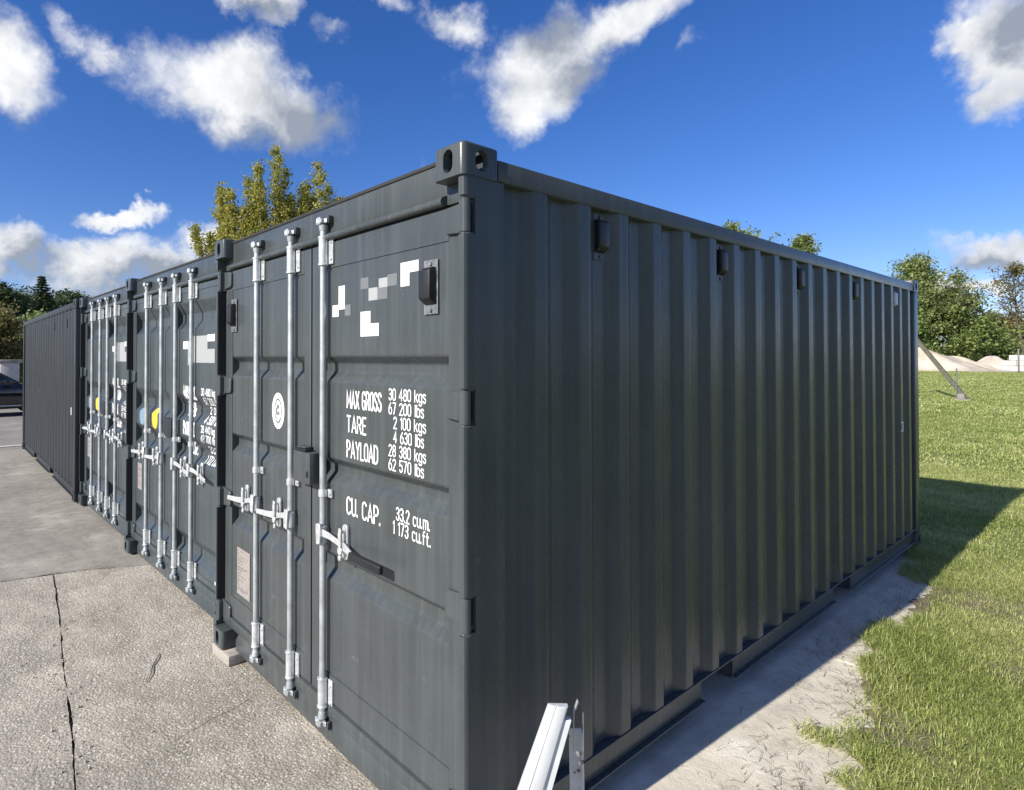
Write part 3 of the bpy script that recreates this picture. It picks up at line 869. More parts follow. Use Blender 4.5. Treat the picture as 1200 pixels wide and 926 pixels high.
def text_mb(items, style, thick_k=.115):
    """items: (string, x_left, x_right, z_base, height). Strokes follow the pressed panel."""
    b = MB()
    lift = 0
    for (s, xl, xr, zb, h) in items:
        tot = sum(GL[c][0]+.16 for c in s)-.16
        kx = (xr-xl)/tot
        t = h*thick_k/2
        x = 0
        for c in s:
            w, strokes = GL[c]
            for stv in strokes:
                p = [Vector((xl+(x+px)*kx, zb+pz*h)) for px, pz in stv]
                q = [p[0]]
                for pp in p[1:]:
                    if (pp-q[-1]).length > 1e-5: q.append(pp)
                p = [q[0]]
                for pp in q[1:]:                      # short pieces so that strokes bend with the panel
                    n = max(1, int(abs(pp.y-p[-1].y)/.012)) if style == 'B' else 1
                    a = p[-1]
                    p += [a+(pp-a)*i/n for i in range(1, n+1)]
                if len(p) < 2: continue
                loop = (p[0]-p[-1]).length < 1e-5
                if not loop:
                    d0 = (p[1]-p[0]).normalized(); d1 = (p[-1]-p[-2]).normalized()
                    p[0] = p[0]-d0*t*.6; p[-1] = p[-1]+d1*t*.6
                else: p = p[:-1]
                n = len(p)
                Lp, Rp = [], []
                for i in range(n):
                    a = p[i-1] if (i or loop) else None
                    cc = p[(i+1) % n] if (i < n-1 or loop) else None
                    d0 = (p[i]-a).normalized() if a is not None else None
                    d1 = (cc-p[i]).normalized() if cc is not None else None
                    if d0 is None: d0 = d1
                    if d1 is None: d1 = d0
                    n0 = Vector((-d0.y, d0.x)); n1 = Vector((-d1.y, d1.x))
                    mm = n0+n1
                    mm = mm.normalized() if mm.length > .2 else n0
                    k = t/max(.45, mm.dot(n0))
                    Lp.append(p[i]+mm*k); Rp.append(p[i]-mm*k)
                lift = (lift+1) % 3
                yo = DY-.0012-lift*.00012
                o = len(b.v)
                b.v += [(v.x, yo+depth_at(style, v.y), v.y) for v in Lp]+[(v.x, yo+depth_at(style, v.y), v.y) for v in Rp]
                for i in range(n if loop else n-1):
                    j = (i+1) % n
                    b.f.append((o+i, o+n+i, o+n+j, o+j))
            x += w+.16
    return b
def flat_mb(rects, style, lift=.0012, segs=1):
    """flat print rectangles (x0,x1,z0,z1) on the door panel"""
    b = MB()
    for x0, x1, z0, z1 in rects:
        n = max(1, int((z1-z0)/.012)) if style == 'B' else 1
        vs = []
        for i in range(n+1):
            z = z0+(z1-z0)*i/n; y = DY-lift+depth_at(style, z)
            vs += [(x0, y, z), (x1, y, z)]
        b.add(vs, [(2*i, 2*i+1, 2*i+3, 2*i+2) for i in range(n)])
    return b
def disc_mb(cx, cz, rx, rz, style, lift=.0012, n=28):
    b = MB()
    if style == 'A':
        vs = [(cx+math.cos(2*math.pi*i/n)*rx, DY-lift, cz+math.sin(2*math.pi*i/n)*rz) for i in range(n)]
        b.add(vs, [tuple(range(n))])
    else:
        m_ = 20
        vs = []
        for i in range(m_+1):
            t = -1+2*i/m_; w = math.sqrt(max(0, 1-t*t))*rx+1e-4; z = cz+t*rz; y = DY-lift+depth_at(style, z)
            vs += [(cx-w, y, z), (cx+w, y, z)]
        b.add(vs, [(2*i, 2*i+1, 2*i+3, 2*i+2) for i in range(m_)])
    return b

def hardware(door, style, x, s, key, top=True, grip=False):
    """one locking bar with everything bolted to it"""
    part('locking_bar', f'bar{x}', lambda: bar_mb(x), GALV, door, smooth=True)
    part('bar_bracket', f'brt{x}', lambda: bracket_mb(x, 2.277, 2.417), ZINC, door, bevel=.0015, segs=1)
    part('bar_bracket', f'brb{x}', lambda: bracket_mb(x, .176, .316), ZINC, door, bevel=.0015, segs=1)
    part('cam', f'camt{x}', lambda: cam_mb(x, 2.478, True), GALV, door, bevel=.0025, segs=1)
    part('cam', f'camb{x}', lambda: cam_mb(x, .122, False), GALV, door, bevel=.0025, segs=1)
    part('bar_guide', f'gd{x}', lambda: guide_mb(x, 1.19), ZINC, door, bevel=.0012, segs=1)
    part('handle', f'hd{x}', lambda: handle_mb(x, s, .315 if grip else .37), ZINC, door, bevel=.002, segs=1)
    part('handle_catch', f'ct{x}', lambda: catch_mb(x, s), ZINC, door, bevel=.0012, segs=1)
    if grip: part('handle_grip', f'gr{x}', lambda: grip_mb(x, s), BLACK, door, bevel=.007, segs=3)

TXT_A = [('MAX GROSS', .340, .619, 1.607, .076), ('TARE', .340, .499, 1.497, .072), ('PAYLOAD', .340, .592, 1.381, .074), ('CU. CAP.', .340, .613, 1.122, .075),
         ('30 480 kgs', .677, .925, 1.660, .046), ('67 200 lbs', .677, .912, 1.602, .046), ('2 100 kgs', .712, .925, 1.544, .046),
         ('4 630 lbs', .712, .912, 1.486, .046), ('28 380 kgs', .677, .925, 1.428, .046), ('62 570 lbs', .677, .912, 1.370, .046),
         ('33.2 cu.m.', .730, .951, 1.172, .050), ('1 173 cu.ft.', .708, .956, 1.112, .050)]
TXT_B = [('MAX GROSS', 0.255, 0.509, 1.520, .095), ('TARE', 0.255, 0.415, 1.390, .095), ('PAYLOAD', 0.255, 0.509, 1.245, .095), ('CU.CAP.', 0.255, 0.452, 1.095, .080),
         ('30 480 kg', 0.640, 0.904, 1.560, .050), ('67 200 lb', 0.640, 0.904, 1.492, .050), ('2 040', 0.697, 0.885, 1.424, .050),
         ('4 500 lb', 0.659, 0.904, 1.356, .050), ('28 440 kg', 0.640, 0.904, 1.288, .050), ('62 700 lb', 0.640, 0.904, 1.220, .050),
         ('33.2', 0.716, 0.866, 1.140, .050), ('1 172 cuft', 0.659, 0.904, 1.065, .050)]

def container(name, label, loc, rz, style, paint, doors=True, vents=True, sub_style=None):
    root = empty(name, loc, rz)
    tag(root, label, 'container', 'shipping containers set out in a row')
    for sx in (1, -1):
        for fy in (1, -1):
            for sz in (1, -1):
                me = CAST[(sx, fy, sz)]
                if paint is not PAINT:
                    kk = ('cast', sx, fy, sz, paint.name)
                    if kk not in CACHE: CACHE[kk] = me.copy(); CACHE[kk].materials.clear(); CACHE[kk].materials.append(paint)
                    me = CACHE[kk]
                o = link('corner_casting', me, paint, root)
                o.location = (sx*(HW-.081), .089 if fy == 1 else LEN-.089, .059 if sz == -1 else 2.591-.059)
        part('corner_post', f'fp{sx}', lambda: front_post_mb(sx), paint, root, smooth=True, angle=32)
        part('corner_post', f'rp{sx}', lambda: MB().box(min(sx*1.08, sx*1.2125), max(sx*1.08, sx*1.2125), LEN-.150, LEN-.006, .118, 2.473), paint, root, bevel=.008)
        part('side_panel', f'sp{sx}', lambda: raw_build(side_panel_mb(sx), 'side_panel', False), paint, root)
        part('top_rail', f'tr{sx}', lambda: top_rail_mb(sx), paint, root, bevel=.006)
        part('bottom_rail', f'br{sx}', lambda: bottom_rail_mb(sx), paint, root, bevel=.0015, segs=1)
    for a, c in POCKETS:
        def tun(a=a, c=c):
            b = MB()
            b.box(-1.176, 1.176, a-.006, a, .022, .150); b.box(-1.176, 1.176, c, c+.006, .022, .150); b.box(-1.176, 1.176, a, c, .146, .152)
            return b
        part('forklift_pocket', f'fk{a}', tun, paint, root)
    part('floor', 'floor', lambda: MB().box(-1.15, 1.15, .13, LEN-.13, .153, .157), UNDER, root)
    def roof():
        b = MB()
        n = 44
        pts = []
        for i in range(n+1):
            y = .19+(LEN-.38)*i/n; pts.append((y, 2.559+(.012 if (i//2) % 2 else 0)))
        vs = [(x, y, z) for x in (-1.150, 1.150) for y, z in pts]
        b.add(vs, [(i, i+1, n+1+i+1, n+1+i) for i in range(n)])
        return b
    part('roof', 'roof', lambda: raw_build(roof(), 'roof'), paint, root)
    def endw():
        b = MB()
        pr = corr_profile(-1.08, 1.08, LEN-.020, LEN-.062, -1.05, .25)
        vs = [(y, x, z) for z in (.16, 2.476) for y, x in pr]; n = len(pr)
        b.add(vs, [(i, i+1, n+i+1, n+i) for i in range(n-1)])
        b.box(-1.08, 1.08, LEN-.12, LEN-.012, 2.476, 2.556); b.box(-1.08, 1.08, LEN-.12, LEN-.012, .02, .16)
        return b
    part('end_wall', 'endw', lambda: raw_build(endw(), 'end_wall', False), paint, root)
    def header():
        b = MB()
        b.box(-1.057, 1.057, .064, .19, 2.436, 2.562)
        b.box(-1.180, -1.057, .064, .19, 2.400, 2.4725); b.box(1.057, 1.180, .064, .19, 2.400, 2.4725)
        return b
    hd = part('door_header', 'header', header, paint, root, bevel=.004)
    def lip():
        b = MB()
        sec = [(.0640, 2.434), (.052, 2.434), (.040, 2.426), (.034, 2.415), (.036, 2.404), (.046, 2.398), (.0640, 2.398)]
        b.prism(sec, -1.056, 1.056, 'x'); return b
    part('drip_lip', 'lip', lip, paint, hd, smooth=True, angle=50)
    part('roof_edge', 'roofedge', lambda: MB().box(-1.056, 1.056, .060, .19, 2.5625, 2.578), RUBBER if False else UNDER, hd, bevel=.002)
    def sill():
        b = MB()
        b.box(-1.180, 1.180, .052, .19, .135, .196)
        sec = [(-.93, .135), (-.985, .08), (-.985, .012), (.985, .012), (.985, .08), (.93, .135)]
        b.prism(sec, .060, .072, 'y')
        return b
    sl_ = part('door_sill', 'sill', sill, paint, root, bevel=.004)
    xs_ = (-.63, -.210, .145, .515) if style != 'A' else (-.62, -.178, .167)
    if doors:
        for x in xs_:
            part('cam_keeper', f'kt{x}', lambda: keeper_mb(x, 2.492, True), paint, hd, bevel=.004)
            part('cam_keeper', f'kb{x}', lambda: keeper_mb(x, .106, False), paint, sl_, bevel=.004)
    ds = {}
    for s in (-1, 1):
        d = part('door', f'door{style}{s}', lambda: raw_build(door_mb(style, s), 'door', False), paint, root)
        ds[s] = d
        x0, x1 = sorted((s*.0, s*.0065))
        part('door_gasket', f'gask{s}', lambda: MB().box(min(s*.0008, s*.0068), max(s*.0008, s*.0068), DY+.012, DY+.05, DZ0, DZ1), RUBBER, d)
        part('door_gasket', f'gaskb{s}', lambda: MB().box(min(s*.007, s*1.16), max(s*.007, s*1.16), DY+.004, DY+.05, .1965, .2045), RUBBER, d)
        part('door_gasket', f'gaskt{s}', lambda: MB().box(min(s*.007, s*1.055), max(s*.007, s*1.055), DY+.002, DY+.05, 2.3885, 2.3975), RUBBER, d)
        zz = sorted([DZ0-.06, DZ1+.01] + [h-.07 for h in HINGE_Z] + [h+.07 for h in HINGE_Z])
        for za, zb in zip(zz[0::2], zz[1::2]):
            if zb-za > .08: part('door_gasket', f'gask_shade{s}{za:.2f}', lambda: MB().box(min(s*1.1796, s*1.1836), max(s*1.1796, s*1.1836), .016, DY+.045, za, zb), RUBBER, d)  # side gasket widened over the post's inner face, its black deepening the shade
        for z in HINGE_Z:
            part('hinge', f'hinge{s}{z}', lambda: hinge_mb(s, z), paint, d, bevel=.0025, segs=1)
    if doors:
        L_, R_ = ds[-1], ds[1]
        hardware(L_, style, xs_[0], -1, 'a'); hardware(L_, style, xs_[1], -1, 'b')
        hardware(R_, style, xs_[2], 1, 'c', grip=(style == 'A'))
        if style == 'B': hardware(R_, style, xs_[3], 1, 'd')
        # writing and stickers
        for it in (TXT_A if style == 'A' else TXT_B):
            t_ = part('lettering', f'txt{style}{it[0]}', lambda: raw_build(text_mb([it], style, .125 if style == 'A' else .16), 'lettering', False), WHITE, R_)
            if style == 'A': t_['label'] = 'white lettering reading ' + it[0]
        zc = 1.30
        part('lock_box', f'lock{style}', lambda: lockbox_mb(style), paint if style == 'A' else PAINT_D, R_, bevel=.006)
        if style == 'A':
            part('lock_slot', 'lockslot', lambda: MB().box(-.060, .045, .006, .050, 1.3725, 1.384), BLACK, R_, bevel=.002)
            part('key_cover', 'keycover', lambda: MB().box(.074, .0905, -.006, -.0025, 1.255, 1.285), BLACK, R_, bevel=.0015)
        part('rating_plate', f'plate{style}', lambda: MB().box(-.972, -.775, DY-.0045, DY-.0012, .375, .660) if style == 'A' else MB().box(-.99, -.86, DY-.0045, DY-.0012, .62, .86), PLATE, L_)
        def ink():
            b = MB(); rr = random.Random(4)
            x0, x1, z1, z0 = (-.962, -.785, .645, .39) if style == 'A' else (-.98, -.87, .85, .63)
            z = z1
            while z > z0:
                h = rr.choice((.004, .006, .009)); x = x0
                while x < x1-.012:
                    w = rr.uniform(.010, .05); b.box(x, min(x+w, x1), DY-.0056, DY-.0046, z-h, z); x += w+rr.uniform(.004, .02)
                    if rr.random() < .22: break
                z -= h+rr.uniform(.006, .016)
            return b
        part('plate_print', f'ink{style}', ink, INK, L_)
        if style == 'A':
            for s, vx, vz in ((1, .967, 2.105), (-1, -1.030, 2.103)):
                v = part('vent', 'ventdoor', lambda: vent_mb('y'), BLACK, ds[s], bevel=.004, loc=(vx, DY-.005, vz))
                part('vent_plate', 'ventplatedoor', lambda: vent_plate_mb('y'), CAM_M, v, bevel=.001, segs=1)
            seal = part('inspection_seal', 'seal', lambda: raw_build(disc_mb(-.395, 1.543, .078, .100, 'A'), 'seal', False), WHITE, L_)
            def crest():
                b = MB()
                def ring(cx, cz, rx, rz, w, lift, n=24):
                    vs = []
                    for i in range(n):
                        a = 2*math.pi*i/n
                        vs += [(cx+math.cos(a)*rx, DY-lift, cz+math.sin(a)*rz), (cx+math.cos(a)*(rx-w), DY-lift, cz+math.sin(a)*(rz-w))]
                    b.add(vs, [(2*i, (2*i+2) % (2*n), (2*i+3) % (2*n), 2*i+1) for i in range(n)])
                ring(-.395, 1.543, .047, .070, .011, .0020)
                b.add(*(lambda r: (r.v, r.f))(flat_mb([(-.412, -.402, 1.50, 1.585), (-.398, -.378, 1.555, 1.575), (-.396, -.376, 1.520, 1.54), (-.385, -.380, 1.49, 1.51), (-.420, -.415, 1.52, 1.56)], 'A', .0024)))
                return b
            part('seal_crest', 'crest', lambda: raw_build(crest(), 'crest', False), DGREYP, L_)
            # white and grey mosaic squares, standing in for the unreadable owner's mark
            S = .049
            def sq(i, j, w=1, h=1): return (.197+i*S, .197+(i+w)*S, 2.225-(j+h)*S*.92, 2.225-j*S*.92)
            for q_, rc in enumerate([(.262, .318, 2.062, 2.172), (.205, .262, 2.030, 2.085), (.760, .880, 2.178, 2.222), (.760, .820, 2.125, 2.178), (.455, .535, 1.985, 2.040), (.455, .600, 1.930, 1.985)]): part('owner_mark_mosaic', f'ownw{q_}', lambda: raw_build(flat_mb([rc], 'A'), 'own', False), WHITE, R_)
            for q_, rc in enumerate([(.520, .590, 2.085, 2.140), (.600, .665, 2.135, 2.175)]): part('owner_mark_mosaic', f'owng{q_}', lambda: raw_build(flat_mb([rc], 'A'), 'own', False), GREYP, R_)
            for q_, rc in enumerate([(.455, .520, 2.140, 2.190), (.590, .665, 2.085, 2.135), (.665, .735, 2.135, 2.185), (.318, .37, 2.03, 2.08)]): part('owner_mark_mosaic', f'ownd{q_}', lambda: raw_build(flat_mb([rc], 'A'), 'own', False), DGREYP, R_)
        else:
            for q_, rc in enumerate([(.24, .35, 1.905, 1.965), (.76, .90, 1.955, 2.005)]): part('owner_mark_mosaic', f'ownBw{q_}', lambda: raw_build(flat_mb([rc], 'B'), 'own', False), WHITE, R_)  # mosaic squares standing in for the mark on these doors too
            for q_, rc in enumerate([(.35, .46, 1.78, 1.965), (.46, .76, 1.80, 2.0), (.76, .90, 1.80, 1.900)]): part('owner_mark_mosaic', f'ownBg{q_}', lambda: raw_build(flat_mb([rc], 'B'), 'own', False), GREYP, R_)
            part('warning_sticker', 'yel', lambda: raw_build(disc_mb(-.490, 1.305, .080, .095, 'B'), 'sticker', False), YELLOW, L_)
            part('round_sticker', 'blu', lambda: raw_build(disc_mb(-.875, 1.295, .078, .085, 'B'), 'sticker', False), BLUE, L_)
            part('small_label', 'sml', lambda: raw_build(flat_mb([(.93, .985, .250, .275)], 'A', .0062), 'sticker', False), WHITE, R_)
    if vents:
        for k in (2, 6, 10, 14):
            v = part('vent', 'ventside', lambda: vent_mb('x'), BLACK, root, bevel=.004, loc=(XI, FIRST-.036+PITCHC*k, 2.362))
            part('vent_plate', 'ventplateside', lambda: vent_plate_mb('x'), PAINT, v, bevel=.001, segs=1)
    return root, ds
def lockbox_mb(style):
    b = MB()
    if style == 'A':
        b.box(-.068, .108, -.002, .0625, 1.222, 1.372); b.box(-.068, .020, .018, .0625, 1.385, 1.392)
    else:
        b.box(-.085, .100, .020, .0625, 1.20, 1.345)
    return b

C1, D1 = container('shipping_container', 'dark grey container nearest the camera, its long ribbed wall in shade', (-1.219, 0, 0), 0, 'A', PAINT)
C2, D2 = container('shipping_container', 'dark grey container with yellow round sticker and four locking bars, beside the nearest one', (-4.891+1.219*math.cos(rad(1.4)), .004+1.219*math.sin(rad(1.4)), 0), rad(1.4), 'B', PAINT_B, vents=False)
C3, D3 = container('shipping_container', 'dark grey container with four locking bars, wedged before the sideways container', (-7.330+1.219*math.cos(rad(1.0)), .004+1.219*math.sin(rad(1.0)), 0), rad(1.0), 'B', PAINT_B, vents=False)
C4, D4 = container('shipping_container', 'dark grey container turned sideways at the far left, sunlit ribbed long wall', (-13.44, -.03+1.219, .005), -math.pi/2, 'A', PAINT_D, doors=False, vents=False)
for k in (14, 18):
    v = part('vent', 'ventside', lambda: vent_mb('x'), BLACK, C4, bevel=.004, loc=(XI, FIRST-.036+PITCHC*k, 2.30))
    part('vent_plate', 'ventplateside', lambda: vent_plate_mb('x'), PAINT, v, bevel=.001, segs=1)
part('small_label', 'c4lab', lambda: MB().box(XO, XO+.0015, FIRST+.085+PITCHC*19, FIRST+.125+PITCHC*19, 1.085, 1.185), WHITE, C4)
# last vent of the near container has a pale cover; two stickers below it
v = part('vent', 'ventpale', lambda: vent_mb('x'), GALV, C1, bevel=.004, loc=(XI, FIRST-.036+PITCHC*18, 2.362))
v['label'] = 'pale vent near the rear corner'
yo = FIRST+.104+PITCHC*18
part('ochre_label', 'ochre', lambda: MB().box(XO, XO+.0015, yo-.026, yo+.026, 1.47, 1.62), ORANGE, C1)
part('white_label', 'whl', lambda: MB().box(XO, XO+.0015, yo-.030, yo+.030, 1.145, 1.162).box(XO, XO+.0015, yo-.030, yo+.030, 1.222, 1.238).box(XO, XO+.0015, yo+.008, yo+.030, 1.162, 1.222), WHITE, C1)
part('paint_chip', 'chips', lambda: raw_build(chips_mb(), 'chips', False), GREYP, C1) if False else None

# timber packers under the corners
def packer(loc, size, rz, label):
    me = MB().box(-size[0]/2, size[0]/2, -size[1]/2, size[1]/2, 0, size[2]).mesh('timber_block', .004)
    o = link('timber_block', me, WOOD); o.location = loc; o.rotation_euler = (0, 0, rz)
    tag(o, label, 'timber block')
    return o
packer((-2.31, .13, gz(-2.3)), (.25, .26, -gz(-2.3)-.001), .06, 'weathered timber packer under the near container, left front corner')

# ------------------------------------------------------------------ white folding stand in front of the long wall
def stand():
    top = Vector((.535, -.095, .918))
    fl = Vector((c_r.x, c_r.y, 0)).normalized(); fw = Vector((c_d.x, c_d.y, 0)).normalized()
    foot = top - fl*.40 - fw*.12; foot.z = gz(foot.x)
    foot2 = top + fl*.055 + fw*.16; foot2.z = gz(foot2.x)
    root = empty('folding_stand', ((foot.x+foot2.x)/2, (foot.y+foot2.y)/2, gz(0)))
    tag(root, 'white enamelled folding metal stand in front of the shaded ribbed wall', 'stand')
    inv = root.location.copy()
    def profile_bar(a, b, sec, side, taper=1.0):
        ax = (b-a).normalized(); sd = side; nn = ax.cross(sd).normalized()
        mbb = MB(); n = len(sec)
        vs = [tuple(p+(sd*u+nn*w)*q-inv) for p, q in ((a, 1.0), (b, taper)) for u, w in sec]
        mbb.add(vs, [tuple(range(n)), tuple(range(n, 2*n))[::-1]]+[(i, (i+1) % n, n+(i+1) % n, n+i) for i in range(n)])
        return mbb
    # front leg: folded sheet profile with a raised rib
    sec = [(-.026, -.004), (-.006, -.001), (-.004, -.005), (-.002, .006), (.021, .006), (.026, -.002), (.026, -.020), (-.026, -.020)]
    side = (fl*.95 - fw*.05).normalized()
    a = top - fl*.035
    leg = link('front_leg', profile_bar(a, foot, sec, side, 2.2).mesh('front_leg', .0015, 1), WHITEPAINT, root)
    r = (foot-a).normalized()
    link('side_web', profile_bar(a+r*.04+fl*.034+fw*.02, foot+fl*.07+fw*.02, [(-.010, -.004), (.014, -.004), (.014, .020), (-.010, .020)], side).mesh('side_web', .001, 1), WHITEPAINT, root)
    sec2 = [(-.016, -.014), (.016, -.014), (.016, -.010), (-.012, -.010), (-.012, .014), (-.016, .014)]
    b0 = top + fl*.020 + fw*.045 - Vector((0, 0, .095))
    link('rear_leg', profile_bar(b0, foot2, [(-.017, -.016), (.017, -.016), (.017, .016), (.013, .016), (.013, -.012), (-.017, -.012)], fl).mesh('rear_leg', .001, 1), RUSTY, root)
    # hinge strap: a bent loop joining the two legs
    c0 = b0 + Vector((0, 0, -.03))
    lp = [c0-fl*.012, c0-fl*.010+Vector((0, 0, .10)), c0+Vector((0, 0, .128)), c0+fl*.014+Vector((0, 0, .10)), c0+fl*.014+Vector((0, 0, .0))]
    tb = MB()
    vs = []
    for q in lp:
        for w in (-.008, .008): vs.append(tuple(q+fw*w-fw*.022-inv))
    for q in lp:
        for w in (-.008, .008): vs.append(tuple(q*1.0+fw*w-fw*.022-inv-Vector((0, 0, .003))))
    n = len(lp)
    tb.add(vs, [(2*i, 2*i+1, 2*i+3, 2*i+2) for i in range(n-1)]+[(2*n+2*i, 2*n+2*i+2, 2*n+2*i+3, 2*n+2*i+1) for i in range(n-1)])
    link('hinge_loop', tb.mesh('hinge_loop'), GALV, root)
    link('bolt', MB().cyl(tuple(b0-fw*.034-Vector((0, 0, .035))-inv), .007, .012, 'y', 10).mesh('bolt', .001), CAM_M, root)
    link('bolt', MB().cyl(tuple(b0-fw*.034-Vector((0, 0, .06))-inv+fl*.005), .005, .012, 'y', 10).mesh('bolt', .001), CAM_M, root)
    for q in (foot, foot2):
        p = q-inv; link('foot', MB().box(p.x-.05, p.x+.05, p.y-.045, p.y+.045, p.z+.001, p.z+.012).mesh('foot', .003), RUSTY, root)
stand()

# twig on the slab
tw = MB().tube([(-2.62, -.27, gz(-2.6)+.004), (-2.56, -.30, gz(-2.6)+.008), (-2.49, -.345, gz(-2.5)+.006), (-2.40, -.375, gz(-2.4)+.010), (-2.31, -.42, gz(-2.3)+.004)], [.002, .0028, .0032, .0026, .0012], 6)
o = link('twig', tw.mesh('twig', smooth=True), mat('dark_twig_bark', (.03, .024, .02), .9, 0, .3, 30)); tag(o, 'thin dark twig lying on the rough concrete slab', 'twig')

def grit():
    rng = np.random.default_rng(8); n = 700
    x = rng.uniform(-4.2, 0.3, n); y = rng.uniform(-1.6, .05, n)
    near_crack = rng.random(n) < .55
    y = np.where(near_crack, np.array([crack_y(v) for v in x])+rng.normal(0, .05, n), y)
    k = y < .02
    x, y = x[k], y[k]; n = len(x)
    r = rng.gamma(2.0, .0013, n)+.001
    base = np.array([[1, 0, 0], [-.5, .87, 0], [-.5, -.87, 0], [.1, .05, 1.1], [-.1, .1, -.6]])
    co = base[None]*(1+rng.normal(0, .2, (n, 5, 3)))*r[:, None, None]
    a = rng.uniform(0, 6.28, n); c_, s_ = np.cos(a), np.sin(a)
    X = co[:, :, 0]*c_[:, None]-co[:, :, 1]*s_[:, None]; Y = co[:, :, 0]*s_[:, None]+co[:, :, 1]*c_[:, None]
    z = np.array([gz(v) for v in x])
    P = np.stack([X+x[:, None], Y+y[:, None], co[:, :, 2]+z[:, None]+r[:, None]*.4], 2).reshape(-1, 3)
    i0 = np.arange(n)*5
    T = np.stack([i0, i0+1, i0+3, i0+1, i0+2, i0+3, i0+2, i0, i0+3, i0+1, i0, i0+4, i0+2, i0+1, i0+4, i0, i0+2, i0+4], 1).ravel()
    o = link('grit', raw_mesh('grit', P, (T, 3)), mat('grit_stone', (0.20, 0.18, 0.15), .9, 0, 0, 30, col2=(.55, .50, .43)))
    tag(o, 'fine grit and pebbles lying on the rough concrete slabs', 'grit', kind='stuff')
grit()
def hairline(pts, w, seed):
    rng = random.Random(seed); fine = []
    for a, b in zip(pts, pts[1:]):
        n = max(2, int(math.hypot(b[0]-a[0], b[1]-a[1])/.03))
        for k in range(n):
            t = k/n; fine.append((a[0]+(b[0]-a[0])*t+rng.gauss(0, .006), a[1]+(b[1]-a[1])*t+rng.gauss(0, .006)))
    fine.append(pts[-1]); vs = []; fs = []
    for i, p in enumerate(fine):
        q = fine[min(i+1, len(fine)-1)]; r = fine[max(i-1, 0)]
        d = Vector((q[0]-r[0], q[1]-r[1])).normalized(); ww = w*rng.uniform(.25, 1.0)*(1 if 0 < i < len(fine)-1 else .1)
        for s_ in (-1, 1):
            X = p[0]-d.y*ww*s_; vs.append((X, p[1]+d.x*ww*s_, gz(X)+.0012))
    fs = [(2*i, 2*i+1, 2*i+3, 2*i+2) for i in range(len(fine)-1)]
    me = bpy.data.meshes.new('hairline_crack'); me.from_pydata(vs, [], fs)
    link('hairline_crack', me, SOIL, apron)
hairline([(-1.64, -.46), (-1.70, -.29), (-1.73, -.15), (-1.78, .03)], .0024, 1)
hairline([(-5.2, -1.2), (-6.3, -.9), (-7.4, -1.1), (-8.8, -.8)], .003, 3)
hairline([(-6.1, -.2), (-6.6, -.75), (-7.2, -1.6)], .0025, 4)

# ------------------------------------------------------------------ grass
def edge_x(y):                      # where the lawn meets the concrete strip
    pts = [(-2, 1.6), (0, 1.1), (1.0, .72), (1.57, .56), (2.0, .46), (2.7, .38), (3.6, .28), (4.7, .20), (5.5, .08), (6.1, -.05), (7, -2.4), (9, -9), (60, -60)]
    return np.interp(y, [p[0] for p in pts], [p[1] for p in pts])
def blades(name, pts, length, width, rnd, lean, seed, flat=0.0, z0=None):
    """bent two-segment blades"""
    rng = np.random.default_rng(seed)
    n = len(pts)
    az = rng.uniform(0, 2*np.pi, n); d = np.stack([np.cos(az), np.sin(az), np.zeros(n)], 1)
    wd = np.stack([-np.sin(az), np.cos(az), np.zeros(n)], 1)
    ln = lean*rng.uniform(.3, 1.3, n)
    base = pts
    up = np.array([0, 0, 1.0])
    h = length
    mid = base + d*(h*.35*ln)[:, None] + up*(h*.55*np.clip(1-.35*ln, .08, 1))[:, None]
    tip = base + d*(h*1.0*ln)[:, None] + up*(h*np.clip(1-.62*ln, .05, 1))[:, None]
    w = width[:, None]/2
    co = np.stack([base-wd*w, base+wd*w, mid+wd*w*.85, mid-wd*w*.85, tip], 1).reshape(-1, 3)
    i0 = np.arange(n)*5
    tris = np.stack([i0, i0+1, i0+2, i0, i0+2, i0+3, i0+3, i0+2, i0+4], 1).ravel()
    return raw_mesh(name, co, (tris, 3), np.repeat(rnd, 5))
def vnoise(x, y, s, seed=0):
    """cheap smooth value noise"""
    r = np.random.default_rng(seed); T = r.random((64, 64))
    xs, ys = x*s, y*s
    xi, yi = np.floor(xs).astype(int), np.floor(ys).astype(int)
    fx, fy = xs-xi, ys-yi; fx = fx*fx*(3-2*fx); fy = fy*fy*(3-2*fy)
    g_ = lambda a, b: T[a % 64, b % 64]
    return (g_(xi, yi)*(1-fx)+g_(xi+1, yi)*fx)*(1-fy)+(g_(xi, yi+1)*(1-fx)+g_(xi+1, yi+1)*fx)*fy
